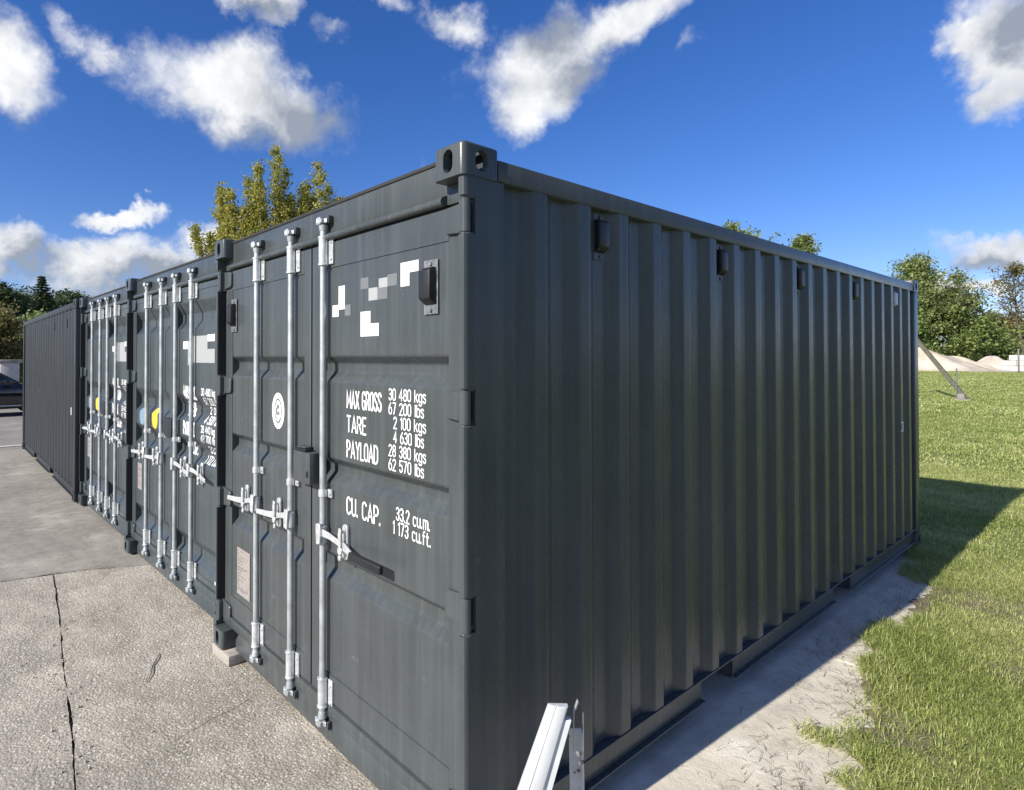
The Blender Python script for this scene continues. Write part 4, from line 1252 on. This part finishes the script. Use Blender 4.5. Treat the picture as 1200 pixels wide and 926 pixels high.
def make_grass():
    rng = np.random.default_rng(5)
    P, Ln, Wd, Rn, Le = [], [], [], [], []
    def zone(y0, y1, x0f, x1f, dens, l0, l1, w0, w1):
        ymax, n = y1-y0, 0
        xa = min(x0f(y0), x0f(y1)); xb = max(x1f(y0), x1f(y1))
        n = int(dens*(xb-xa)*(y1-y0))
        x = rng.uniform(xa, xb, n); y = rng.uniform(y0, y1, n)
        e = edge_x(y)+(vnoise(x, y, 3.1, 1)-.5)*.34+(vnoise(x, y, 11, 2)-.5)*.16
        dist = x-e
        keep = (dist > 0) & (x > x0f(y)) & (x < x1f(y))
        keep &= rng.random(n) < np.clip(.25+dist*3.5, 0, 1)
        bare = vnoise(x, y, 1.7, 7)
        keep &= rng.random(n) < np.clip((.86-bare)*5, .25, 1)
        x, y, dist = x[keep], y[keep], dist[keep]
        n = len(x)
        tall = vnoise(x, y, 2.3, 3)
        cl = vnoise(x, y, 14, 9)
        P.append(np.stack([x, y, np.full(n, -.066)], 1))
        Ln.append(rng.uniform(l0, l1, n)*(.65+.8*tall)*(1+.5*np.exp(-dist*6)))
        Wd.append(rng.uniform(w0, w1, n))
        dry = vnoise(x, y, .9, 4)*.5+vnoise(x, y, 5, 6)*.35
        Rn.append(np.clip(rng.normal(.30, .2, n)+(dry-.42)*.9+(rng.random(n) < .08)*.45, 0, 1))
        Le.append(.55+.7*cl+.4*rng.random(n))
    right = lambda y: 1.62-.10*(y+1.4)+.9
    zone(.6, 6.2, lambda y: -.1, right, 21000, .030, .060, .0028, .0048)
    zone(6.2, 12, lambda y: 1.4-.215*(y+1.4)-.5, right, 6500, .035, .065, .005, .008)
    zone(12, 24, lambda y: 1.4-.215*(y+1.4)-.6, right, 1100, .045, .08, .012, .018)
    zone(24, 46, lambda y: 1.4-.215*(y+1.4)-.8, right, 300, .05, .09, .025, .04)
    zone(46, 101, lambda y: 1.4-.215*(y+1.4)-.8, right, 80, .05, .08, .05, .08)
    P_, Ln_, Wd_, Rn_, Le_ = (np.concatenate(a) for a in (P, Ln, Wd, Rn, Le))
    o = link('grass', blades('grass', P_, Ln_, Wd_, Rn_, Le_, 11), GRASS_M)
    tag(o, 'short green lawn grass beside and beyond the containers', 'grass', kind='stuff')
    # dry clippings blown over the strip
    n = 7500
    x = rng.uniform(-.02, .75, n); y = rng.uniform(.9, 6, n)
    e = edge_x(y)
    k = rng.random(n) < np.exp(-np.abs(e-x)*4.5)*(.25+1.6*np.clip(vnoise(x, y, 2.6, 12)-.35, 0, 1))
    x, y = x[k], y[k]; n = len(x)
    o = link('grass_clippings', blades('clips', np.stack([x, y, np.full(n, -.066)], 1), rng.uniform(.02, .07, n), rng.uniform(.0015, .003, n), rng.random(n), np.full(n, 1.7), 13), STRAW_M)
    tag(o, 'dry grass clippings scattered over the pale concrete strip', 'clippings', kind='stuff')
make_grass()
def joint_weeds():
    rng = np.random.default_rng(15); n = 1100
    y = rng.uniform(-1.0, .35, n); x = np.array([cross_x(v) for v in y])+rng.normal(0, .010, n)
    k = (vnoise(x, y, 5, 31) > .48); x, y = x[k], y[k]; n = len(x)
    z = np.array([gz(v) for v in x])-.008
    o = link('joint_weeds', blades('joint_weeds', np.stack([x, y, z], 1), rng.uniform(.008, .028, n), rng.uniform(.0015, .003, n), np.clip(rng.normal(.15, .2, n), 0, 1), np.full(n, 1.0), 17), STRAW_M)
    tag(o, 'brown moss and weeds in the joint before the smooth slab', 'weeds', kind='stuff')
joint_weeds()
# thatch and soil under the ragged lawn edge
THATCH = mat('thatch_soil', (0.10, 0.085, 0.05), 0.95, 0, 0, 9, 0.8, 60, col2=(0.23, 0.21, 0.11))
def lawn_edge():
    ys = np.linspace(-.4, 6.3, 420); vs = []; fs = []
    for y in ys:
        e = float(edge_x(y)) + (float(vnoise(np.array([.3]), np.array([y]), 2.1, 21)[0])-.5)*.26 + (float(vnoise(np.array([.3]), np.array([y]), 9, 22)[0])-.5)*.16 + (float(vnoise(np.array([.3]), np.array([y]), 31, 23)[0])-.5)*.07
        e = max(e, .03) + .10
        vs += [(e, y, -.0672), (e+.05, y, -.0605), (e+.4, y, -.058), (3.4, y, -.064)]
    for i in range(len(ys)-1):
        for k in range(3): fs.append((i*4+k, i*4+k+1, i*4+5+k, i*4+4+k))
    me = bpy.data.meshes.new('verge'); me.from_pydata(vs, [], fs)
    o = link('verge', me, THATCH); tag(o, 'ragged lawn edge overlapping the concrete strip', kind='structure')
lawn_edge()

# ------------------------------------------------------------------ trees
def tree_skeleton(rng, H, t0, nl, spread, elev0, elev1, curve, nsub, sublen, tr, wob=.02, crown_pow=.8, top=.93):
    """returns list of (path, radii) and the leafy twig points with outward scale"""
    paths, tips = [], []
    tp = []; x = y = 0
    for i in range(9):
        t = i/8
        tp.append(Vector((x, y, t*H*top))); x += rng.gauss(0, wob*H); y += rng.gauss(0, wob*H)
    paths.append((tp, [tr*(1-.88*i/8) for i in range(9)]))
    def on_trunk(t):
        f = t*8; i = min(7, int(f)); return tp[i].lerp(tp[i+1], f-i)
    for j in range(nl):
        t = t0+(1-t0)*(j+.5)/nl
        u = (t-t0)/(1-t0)
        a = j*2.399+rng.uniform(-.4, .4)
        prof = math.sin(math.pi*min(1, .16+.84*u**crown_pow))**.75 if u < .97 else .25
        Lb = spread*max(.22, prof)*rng.uniform(.75, 1.2)
        el = rad(elev0+(elev1-elev0)*u+rng.uniform(-9, 9))
        p = on_trunk(t); path = [p]; d = Vector((math.cos(a)*math.cos(el), math.sin(a)*math.cos(el), math.sin(el)))
        n = 5
        for k in range(n):
            d = (d+Vector((rng.gauss(0, .10), rng.gauss(0, .10), curve+rng.gauss(0, .05)))).normalized()
            p = p+d*Lb/n; path.append(p)
        r0 = tr*(1-.85*t)*.55
        paths.append((path, [r0*(1-.16*k) for k in range(n+1)]))
        for k in range(2, n+1): tips.append((path[k], .8+.3*(k/n)))
        for s_ in range(nsub):
            k = rng.randint(1, n); q = path[k]
            dd = (path[k]-path[k-1]).normalized()
            e = Vector((rng.gauss(0, 1), rng.gauss(0, 1), rng.gauss(.15, .7))).normalized()
            dd = (dd*.9+e*.9).normalized(); ll = sublen*Lb*rng.uniform(.5, 1.1); sub = [q]
            for i in range(3):
                dd = (dd+Vector((rng.gauss(0, .15), rng.gauss(0, .15), curve*.6))).normalized(); q = q+dd*ll/3; sub.append(q); tips.append((q, 1.0))
            paths.append((sub, [r0*.35, r0*.28, r0*.2, r0*.1]))
    return paths, tips
def leaves_mesh(name, centers, spread, n, size, seed, aspect=1.5, flat=.5, rnd_mean=.45, rnd_sd=.22, droop=0, zscale=.8, clump_sd=.15):
    rng = np.random.default_rng(seed)
    C = np.array([tuple(c[0]) for c in centers]); S = np.array([c[1] for c in centers])
    idx = rng.integers(0, len(C), n)
    p = C[idx]+rng.normal(0, 1, (n, 3))*(spread*S[idx])[:, None]*np.array([1, 1, zscale])
    nrm = rng.normal(0, 1, (n, 3)); nrm[:, 2] = np.abs(nrm[:, 2])+flat; nrm /= np.linalg.norm(nrm, axis=1)[:, None]
    t = rng.normal(0, 1, (n, 3)); t[:, 2] -= droop; t -= nrm*np.sum(t*nrm, 1)[:, None]; t /= np.linalg.norm(t, axis=1)[:, None]
    b = np.cross(nrm, t)
    sz = size*rng.uniform(.6, 1.3, n)
    a, w = t*(sz*aspect/2)[:, None], b*(sz/2)[:, None]
    co = np.stack([p-a, p+w*.9-a*.1, p+a, p-w*.9-a*.1], 1).reshape(-1, 3)
    cl = rng.normal(0, clump_sd, len(C))
    r = np.clip(rng.normal(rnd_mean, rnd_sd, n)+cl[idx], 0, 1)
    loops = np.arange(4*n)
    return raw_mesh(name, co, (loops, 4), np.repeat(r, 4))
def tree(name, label, cat, loc, rz, H, seed, leaf, bark, group=None, skel={}, lv={}, sides=6):
    rng = random.Random(seed)
    root = empty(name, loc, rz); tag(root, label, cat, group)
    paths, tips = tree_skeleton(rng, H, **skel)
    b = MB()
    for i, (p, r) in enumerate(paths): b.tube(p, r, sides if i else 8, False)
    link('trunk', raw_build(b, 'trunk', True, 60), bark, root)
    link('crown', leaves_mesh('crown', tips, seed=seed, **lv), leaf, root)
    return root
BG = -.11
# poplar-like tree behind the row
def poplar():
    rng = random.Random(21); rg = np.random.default_rng(21)
    root = empty('poplar_tree', (-27.7, 11.6, BG)); tag(root, 'yellowing poplar with upright plumes of leaves rising behind the container row', 'tree')
    rv = Vector((c_r.x, c_r.y, 0)).normalized(); fv = Vector((-rv.y, rv.x, 0))
    b = MB(); tips = []
    b.tube([(0, 0, 0), (.05, .03, 1.5), (0, 0, 3.2), (.1, 0, 5.2)], [.30, .24, .18, .10], 10, False)
    plumes = [(-2.5, 9.3), (-1.95, 8.6), (-1.25, 10.9), (-.55, 9.9), (-.1, 11.0), (.30, 12.1), (.62, 11.9), (1.0, 11.0), (1.6, 10.4), (2.25, 11.8), (2.75, 10.8), (3.3, 9.9), (-2.9, 7.9), (-1.6, 9.8), (1.35, 9.6), (2.0, 9.9), (-.8, 8.7), (.6, 9.2), (2.6, 9.0)]
    for _ in range(46):
        dx = rng.uniform(-3.3, 3.6); plumes.append((dx, rng.uniform(7.4, 11.2)-.22*abs(dx)))
    for i, (dx, zt) in enumerate(plumes):
        dy = rng.uniform(-1.6, 1.6)
        z0 = rng.uniform(1.6, 4.2)
        p0 = Vector((0, 0, z0)); p3 = rv*dx+fv*dy+Vector((0, 0, zt))
        p1 = p0+(rv*dx+fv*dy)*.65+Vector((0, 0, (zt-z0)*.25)); p2 = rv*dx*.97+fv*dy+Vector((0, 0, z0+(zt-z0)*.62))
        path = []
        for k in range(13):
            t = k/12; path.append(p0*(1-t)**3+p1*3*t*(1-t)**2+p2*3*t*t*(1-t)+p3*t**3+Vector((rng.gauss(0, .03), rng.gauss(0, .03), 0)))
        b.tube(path, [.075*(1-.9*k/12) for k in range(13)], 6, False)
        for k in range(4, 13):
            t = k/12
            w = .62*(1-t)**.6*min(1, t*2.2)+.10
            for j in range(8):
                a = rng.uniform(0, 6.28); ll = w*rng.uniform(.3, 1.15)
                q = path[k]; e = q+Vector((math.cos(a)*ll, math.sin(a)*ll, ll*rng.uniform(.9, 1.8)))
                b.tube([q, q.lerp(e, .5)+Vector((0, 0, -.03)), e], [.012, .008, .003], 4, False)
                for u in (.2, .4, .6, .8, 1.0): tips.append((q.lerp(e, u), .55+.45*rng.random()))
    link('trunk', raw_build(b, 'trunk', True, 60), PALEBARK, root)
    link('crown', leaves_mesh('crown', tips, spread=.15, n=120000, size=.095, seed=21, aspect=1.4, rnd_mean=.52, rnd_sd=.22, zscale=1.3, clump_sd=.12, flat=.2), POPLAR_M, root)
poplar()
# trees whose tops show over the long wall
tree('broadleaf_tree', 'tree top with thin leaves over the long wall, left one of the two', 'tree', (-22.6, 53.4, BG), .4, 14.3, 31, PALEG_M, BARK, 'tree tops over the long wall',
     skel=dict(t0=.3, nl=24, spread=3.0, elev0=20, elev1=65, curve=.08, nsub=6, sublen=.45, tr=.28), lv=dict(spread=.34, n=9000, size=.20, rnd_mean=.5))
tree('broadleaf_tree', 'rounded green tree top over the long wall, right one of the two', 'tree', (-20.4, 61.4, BG), 1.4, 13.9, 32, PALEG_M, BARK, 'tree tops over the long wall',
     skel=dict(t0=.3, nl=24, spread=2.6, elev0=15, elev1=65, curve=.06, nsub=6, sublen=.45, tr=.28), lv=dict(spread=.36, n=9000, size=.20, rnd_mean=.4))
# large trees behind the sand heaps
def big(loc, H, seed, spread, m_, label, rm=.4, t0=.12, n=22000, size=.42, name='broadleaf_tree', nl=34, sp=.75, elev0=-5):
    size *= .85; n = int(n*.95); H -= 1.2
    return tree(name, label, 'tree', loc, seed*.7, H, seed, m_, BARK, 'trees behind the sand heaps',
                skel=dict(t0=t0, nl=nl, spread=spread, elev0=elev0, elev1=60, curve=.05, nsub=7, sublen=.5, tr=.35, crown_pow=.75),
                lv=dict(spread=sp, n=n, size=size, rnd_mean=rm, droop=.4, zscale=.6, clump_sd=.2))
big((-25.3, 125.6, BG), 20.1, 41, 5.2, PALEG_M, 'tall pale green tree directly beyond the rear corner of the near container', .42, .35, 13000, .36)
big((-21.4, 129.7, BG), 13.6, 42, 6.0, GREEN_M, 'broad dark green tree with low boughs behind the sand heap', .45, .04, 26000, .40)
big((-27.1, 121.5, BG), 9.8, 43, 5.0, GREEN_M, 'dark green bushy tree half hidden by the near container', .5, .04, 20000, .40)
big((-20.4, 127.0, BG), 17.4, 44, 4.2, PALEG_M, 'thin crowned tree with sky showing through, behind the dark green ones', .5, .5, 1700, .34, sp=.5)
big((-42.0, 161.0, BG), 20.7, 45, 5.0, OLIVE_M, 'bare greyish tree top peeping over the rear end of the long wall', .55, .4, 2600, .30, sp=.6)
big((-14.7, 147.4, BG), 20.0, 46, 5.0, OLIVE_M, 'tall airy tree with sparse olive leaves at the right edge', .45, .45, 2600, .34, sp=.5, elev0=15)
big((-18.5, 141.9, BG), 7.3, 47, 4.2, GREEN_M, 'rounded green bush left of the pale block wall', .5, .04, 14000, .40, name='bush', nl=24)
big((-15.5, 165.1, BG), 9.2, 48, 5.0, OLIVE_M, 'yellowish bush behind the pale block wall', .75, .04, 14000, .42, name='bush', nl=24)
big((-10.3, 161.0, BG), 8.4, 49, 5.0, PALEG_M, 'pale green bush at the right edge behind the wall', .45, .04, 13000, .42, name='bush', nl=24)
big((-23.7, 182.7, BG), 11.8, 50, 6.0, OLIVE_M, 'olive tree line crown far behind the bushes', .5, .06, 14000, .5, nl=24)
big((-4.6, 171.9, BG), 10.5, 51, 6.0, GREEN_M, 'dark green tree outermost on the right behind the wall', .5, .06, 14000, .5, nl=24)

# conifers and bushes at the left
def conifer(loc, H, R, seed, label, m_=NEEDLE_M, n=16000, irregular=.2):
    rng = random.Random(seed); root = empty('conifer_tree', loc); tag(root, label, 'tree', 'conifers behind the road')
    b = MB(); b.tube([(0, 0, 0), (.02*H*rng.uniform(-1, 1)*.3, 0, H*.5), (0, 0, H*.98)], [.016*H, .010*H, .002*H], 8, False)
    tips = []
    z = .06*H; j = 0
    while z < H*.985:
        u = z/H; L_ = R*(1-u)**.85*(1+rng.uniform(-irregular, irregular))+.04*R
        nb = 7 if u < .8 else 5
        for k in range(nb):
            a = j*.9+k*2*math.pi/nb+rng.uniform(-.25, .25); ll = L_*rng.uniform(.7, 1.1)
            path = []
            for i in range(5):
                t = i/4; path.append(Vector((math.cos(a)*ll*t, math.sin(a)*ll*t, z-ll*.30*t+ll*.22*t*t)))
                if i: tips.append((path[-1], (.45+.55*(1-t*.5))*max(.16, 1-u**1.5)))
            b.tube(path, [.0032*H*(1-.2*i) for i in range(5)], 5, False)
        z += H*.040*(1-.45*u); j += 1
    link('trunk', raw_build(b, 'trunk', True, 60), BARK, root)
    link('crown', leaves_mesh('crown', tips, spread=.020*H, n=n, size=.14, seed=seed, aspect=2.4, flat=.7, rnd_mean=.45, rnd_sd=.25, zscale=.55, droop=.6, clump_sd=.15), m_, root)
conifer((-73.0, 6.9, BG), 10.6, 3.0, 61, 'pointed dark spruce above the far container')
conifer((-80.5, 8.8, BG), 8.6, 3.0, 62, 'blunt dark conifer right of the pointed spruce', irregular=.45)
conifer((-84.0, 6.2, BG), 8.5, 2.6, 63, 'slim dark conifer left of the pointed spruce', irregular=.35)
def pine(loc, H, seed, label, spread=3.2, t0=.35, n=14000):
    tree('pine_tree', label, 'tree', loc, seed, H, seed, NEEDLE_M, BARK, 'conifers behind the road',
         skel=dict(t0=t0, nl=22, spread=spread, elev0=0, elev1=45, curve=.06, nsub=6, sublen=.45, tr=.22), lv=dict(spread=.42, n=n, size=.20, aspect=2.2, rnd_mean=.55, zscale=.6))
pine((-69.0, 2.6, BG), 8.6, 64, 'broad dark pine at the left edge of the picture', 3.6, .25)
pine((-71.5, 4.4, BG), 7.9, 65, 'dark pine between the left edge and the spruce', 2.6, .3)
pine((-92.0, 12.9, BG), 10.6, 66, 'far pine crown above the sideways container', 3.4, .45, 9000)
pine((-89.0, 10.2, BG), 9.6, 67, 'far pine crown between spruce and container row', 3.2, .4, 9000)
def bush(loc, H, seed, label, m_, spread):
    tree('bush', label, 'bush', loc, seed, H, seed, m_, BARK, 'bushes beside the road',
         skel=dict(t0=.05, nl=24, spread=spread, elev0=10, elev1=70, curve=.06, nsub=6, sublen=.5, tr=.10), lv=dict(spread=.26, n=12000, size=.16, rnd_mean=.5, clump_sd=.2))
bush((-45.5, 1.0, BG), 4.6, 71, 'yellow green bush behind the gate pillar', OLIVE_M, 2.0)
bush((-48.0, 3.4, BG), 4.4, 72, 'green bush beside the far end of the sideways container', PALEG_M, 2.0)
bush((-47.0, -1.6, BG), 4.6, 73, 'yellow green bush at the left picture edge', OLIVE_M, 2.0)
# hillside behind the conifers
def hill():
    nx, ny = 50, 16; vs = []; rng = np.random.default_rng(3)
    for j in range(ny+1):
        for i in range(nx+1):
            y = -80+180*i/nx; x = -105-90*j/ny
            h = 14*(1-math.exp(-(j/ny)*3.2))*(.75+.25*math.sin(y*.05+1))+.8*math.sin(y*.31+x*.2)*(j/ny)
            vs.append((x, y, BG-.05+h))
    fs = [(j*(nx+1)+i, j*(nx+1)+i+1, (j+1)*(nx+1)+i+1, (j+1)*(nx+1)+i) for j in range(ny) for i in range(nx)]
    me = bpy.data.meshes.new('hill'); me.from_pydata(vs, [], fs); me.polygons.foreach_set('use_smooth', [True]*len(me.polygons))
    o = link('hill', me, mat('dry_hillside', (0.20, 0.17, 0.11), .95, 0, 0, .12, .5, 2, col2=(.40, .36, .29))); tag(o, 'pale dry hillside behind the conifers', kind='structure')
hill()

# ------------------------------------------------------------------ sand heaps, wall, strut
def heap(loc, rx, ry, h, seed, label, m_=SAND):
    rng = random.Random(seed); n, mr = 40, 14; vs = [(0, 0, h)]; fs = []
    ph = [rng.uniform(0, 6.28) for _ in range(5)]
    for r in range(1, mr+1):
        t = r/mr
        for i in range(n):
            a = 2*math.pi*i/n
            k = 1+.13*math.sin(2*a+ph[0])+.08*math.sin(3*a+ph[1])+.04*math.sin(7*a+ph[2])
            z = h*(1-t*t*(3-2*t))**.9*(1+.22*t*math.sin(5*a+ph[3]+t*4))+.05*h*math.sin(9*a+t*9+ph[4])*(1-t)*t*2
            vs.append((math.cos(a)*rx*t*k, math.sin(a)*ry*t*k, max(0, z) if r < mr else -.1))
    for i in range(n): fs.append((0, 1+i, 1+(i+1) % n))
    for r in range(mr-1):
        for i in range(n): fs.append((1+r*n+i, 1+(r+1)*n+i, 1+(r+1)*n+(i+1) % n, 1+r*n+(i+1) % n))
    me = bpy.data.meshes.new('heap'); me.from_pydata(vs, [], fs); me.polygons.foreach_set('use_smooth', [True]*len(me.polygons))
    o = link('sand_heap', me, m_); o.location = loc; tag(o, label, 'sand heap', 'pale sand heaps beyond the lawn')
    return o
heap((-22.4, 106.5, -.1), 9.5, 4.0, 3.5, 1, 'largest pale sand heap directly behind the near container corner')
heap((-18.2, 109.5, -.1), 6.6, 3.2, 2.1, 2, 'low pale sand heap in the middle below the dark green tree')
heap((-13.9, 113.0, -.1), 3.2, 2.2, 2.1, 3, 'small pale sand heap beside the block wall', GRAVEL)
heap((-25.5, 110.0, -.1), 6.0, 3.0, 3.5, 4, 'sand heap hidden mostly by the near container') if False else None
def block_wall():
    root = empty('block_wall', (-13.4, 110.0, -.1)); tag(root, 'low wall of pale stacked blocks at the right edge of the lawn', 'wall')
    rng = random.Random(2); me = MB().box(0, 1.56, 0, .6, 0, .72).mesh('block', .04, 1)
    for r in range(3):
        for i in range(9):
            if r == 2 and i in (0, 3, 7): continue
            o = link('block', me, PALEWALL, root); o.location = (i*1.6+(r % 2)*.8+rng.uniform(-.03, .03), rng.uniform(-.06, .06), r*.74); o.rotation_euler = (0, 0, rng.uniform(-.02, .02))
block_wall()
me = MB().cyl((0, 0, 1.4), .09, 2.8, 'z', 10).box(-.12, .12, -.12, .12, 2.8, 2.88).mesh('post', .01)
o = link('marker_post', me, CAM_M); o.location = (-9.5, 98.0, -.11); tag(o, 'thin grey post standing before the pale block wall', 'post')
OLDWOOD = mat('grey_old_timber', (0.10, 0.095, 0.07), 0.85, 0, 0.3, 6, 0.4, 40)
def strut():
    root = empty('braced_post', (-4.05, 33.0, -.11)); tag(root, 'slanting timber brace footed on the lawn beyond the near container', 'brace')
    b = MB(); a = Vector((0.08, 0, .10)); t = Vector((-3.0, .25, 4.75))
    d = (t-a).normalized(); s1 = Vector((0, 1, 0)); s2 = d.cross(s1).normalized(); w = .085
    vs = [tuple(p+s1*u*w+s2*v_*w) for p in (a, t) for u, v_ in ((-1, -1), (1, -1), (1, 1), (-1, 1))]
    b.add(vs, [(3, 2, 1, 0), (4, 5, 6, 7)]+[(i, (i+1) % 4, 4+(i+1) % 4, 4+i) for i in range(4)])
    link('brace', b.mesh('brace', .01, 1), OLDWOOD, root)
    link('upright', MB().cyl((-3.05, .4, 2.5), .11, 5.0, 'z', 12).mesh('upright', smooth=True), WOOD, root)
    link('foot', MB().box(-.28, .26, -.25, .25, 0, .10).box(-.20, .05, -.14, .14, .10, .34).mesh('foot', .02, 1), ASPHALT, root)
    link('stake', MB().tube([(-.22, -.1, 0), (-.22, -.1, 1.45)], .028, 8).mesh('stake', smooth=True), CAM_M, root)
strut()

# ------------------------------------------------------------------ gate pillar and parked car at the left
def pillar():
    root = empty('gate_pillar', (-31.4, 1.1, -.03)); tag(root, 'pale rendered gate pillar with a flat cap behind the dark car', 'pillar')
    link('shaft', MB().box(-.45, .45, -.34, .34, 0, 1.66).mesh('shaft', .015), PALEWALL, root)
    link('cap', MB().box(-.53, .53, -.44, .44, 1.66, 1.80).mesh('cap', .02), SMOOTH, root)
    link('wall', MB().box(-.2, .2, -9.0, -.34, 0, 1.72).box(-.26, .26, -9.0, -.36, 1.72, 1.80).mesh('wall', .01), SMOOTH, root)
pillar()
def car():
    BLK = mat('black_car_paint', (.006, .007, .010), .18, 0, .1, 4, coat=1.0)
    GLS = mat('dark_glass', (.012, .016, .020), .06, 0, .1, 4, spec=.8)
    root = empty('parked_car', (-23.2, -.35, -.03), math.pi/2); tag(root, 'black car parked on the road behind the sideways container', 'car')
    # local x = forward, y = left, z up; lofted body sections along x: (x, half width, sill z, belt z)
    secs = [(-2.30, .62, .50, .86), (-2.22, .80, .34, .98), (-1.7, .90, .26, 1.06), (-.8, .925, .24, 1.06), (.2, .925, .24, 1.05), (.95, .915, .24, 1.04), (1.5, .90, .26, 1.00), (2.0, .84, .30, .92), (2.24, .70, .38, .80), (2.32, .50, .46, .70)]
    def ring(x, w, z0, z1):
        h = z1-z0
        return [(x, -w*.9, z0), (x, -w, z0+h*.18), (x, -w, z0+h*.60), (x, -w*.965, z0+h*.86), (x, -w*.86, z1), (x, 0, z1+.035), (x, w*.86, z1), (x, w*.965, z0+h*.86), (x, w, z0+h*.60), (x, w, z0+h*.18), (x, w*.9, z0)]
    b = MB(); vs = []
    for s_ in secs: vs += ring(*s_)
    n = 11; fs = [tuple(range(n)), tuple(range((len(secs)-1)*n, len(secs)*n))[::-1]]
    for i in range(len(secs)-1):
        for k in range(n): fs.append((i*n+k, (i+1)*n+k, (i+1)*n+(k+1) % n, i*n+(k+1) % n))
    b.add(vs, fs)
    me = b.mesh('body', smooth=True, angle=40); link('body', me, BLK, root)
    # cabin
    def cab(x0, x1, x2, x3, z0, z1, w0, w1):
        q = MB()
        q.add([(x0, -w0, z0), (x3, -w0, z0), (x3, w0, z0), (x0, w0, z0), (x1, -w1, z1), (x2, -w1, z1), (x2, w1, z1), (x1, w1, z1)],
              [(3, 2, 1, 0), (4, 5, 6, 7), (0, 1, 5, 4), (1, 2, 6, 5), (2, 3, 7, 6), (3, 0, 4, 7)]); return q
    link('cabin_glass', cab(-2.05, -1.62, .32, 1.06, 1.05, 1.50, .80, .64).mesh('cabin_glass', .03, 3), GLS, root)
    link('roof', cab(-1.72, -1.60, .26, .36, 1.49, 1.535, .655, .60).mesh('roof', .02, 3), BLK, root)
    for s_ in (-1, 1):
        for xa, xb in (((1.06, 1.05), (.33, 1.50)), ((-.35, 1.05), (-.42, 1.50)), ((-1.25, 1.05), (-1.15, 1.50)), ((-2.04, 1.05), (-1.62, 1.50))):
            link('pillar', MB().tube([(xa[0], s_*.805, xa[1]), (xb[0], s_*.648, xb[1])], .032, 8).mesh('pillar', smooth=True), BLK, root)
        link('sill_trim', MB().box(-1.1, 1.1, s_*.935-.012, s_*.935+.012, .33, .365).mesh('sill_trim', .004), GALV, root)
        link('mirror', MB().box(.62, .82, s_*.99-.09, s_*.99+.09, 1.04, 1.17).mesh('mirror', .03, 3), BLK, root)
        link('headlight', MB().box(2.06, 2.22, s_*.62-.14, s_*.62+.14, .66, .78).mesh('headlight', .03, 2), ZINC, root)
        for x in (.25, -.70): link('door_handle', MB().box(x-.1, x+.1, s_*.925-.02, s_*.925+.02, .90, .93).mesh('door_handle', .008), BLK, root)
        for x in (1.42, -1.38):
            w = link('wheel', MB().tube([(x, s_*.80-.11, .34), (x, s_*.80-.09, .34), (x, s_*.80+.09, .34), (x, s_*.80+.11, .34)], [.30, .34, .34, .30], 28).mesh('tyre', smooth=True, angle=50), RUBBER, root)
            link('rim', MB().cyl((x, s_*.80+s_*.105, .34), .21, .03, 'y', 20).mesh('rim', .01), GALV, w)
car()
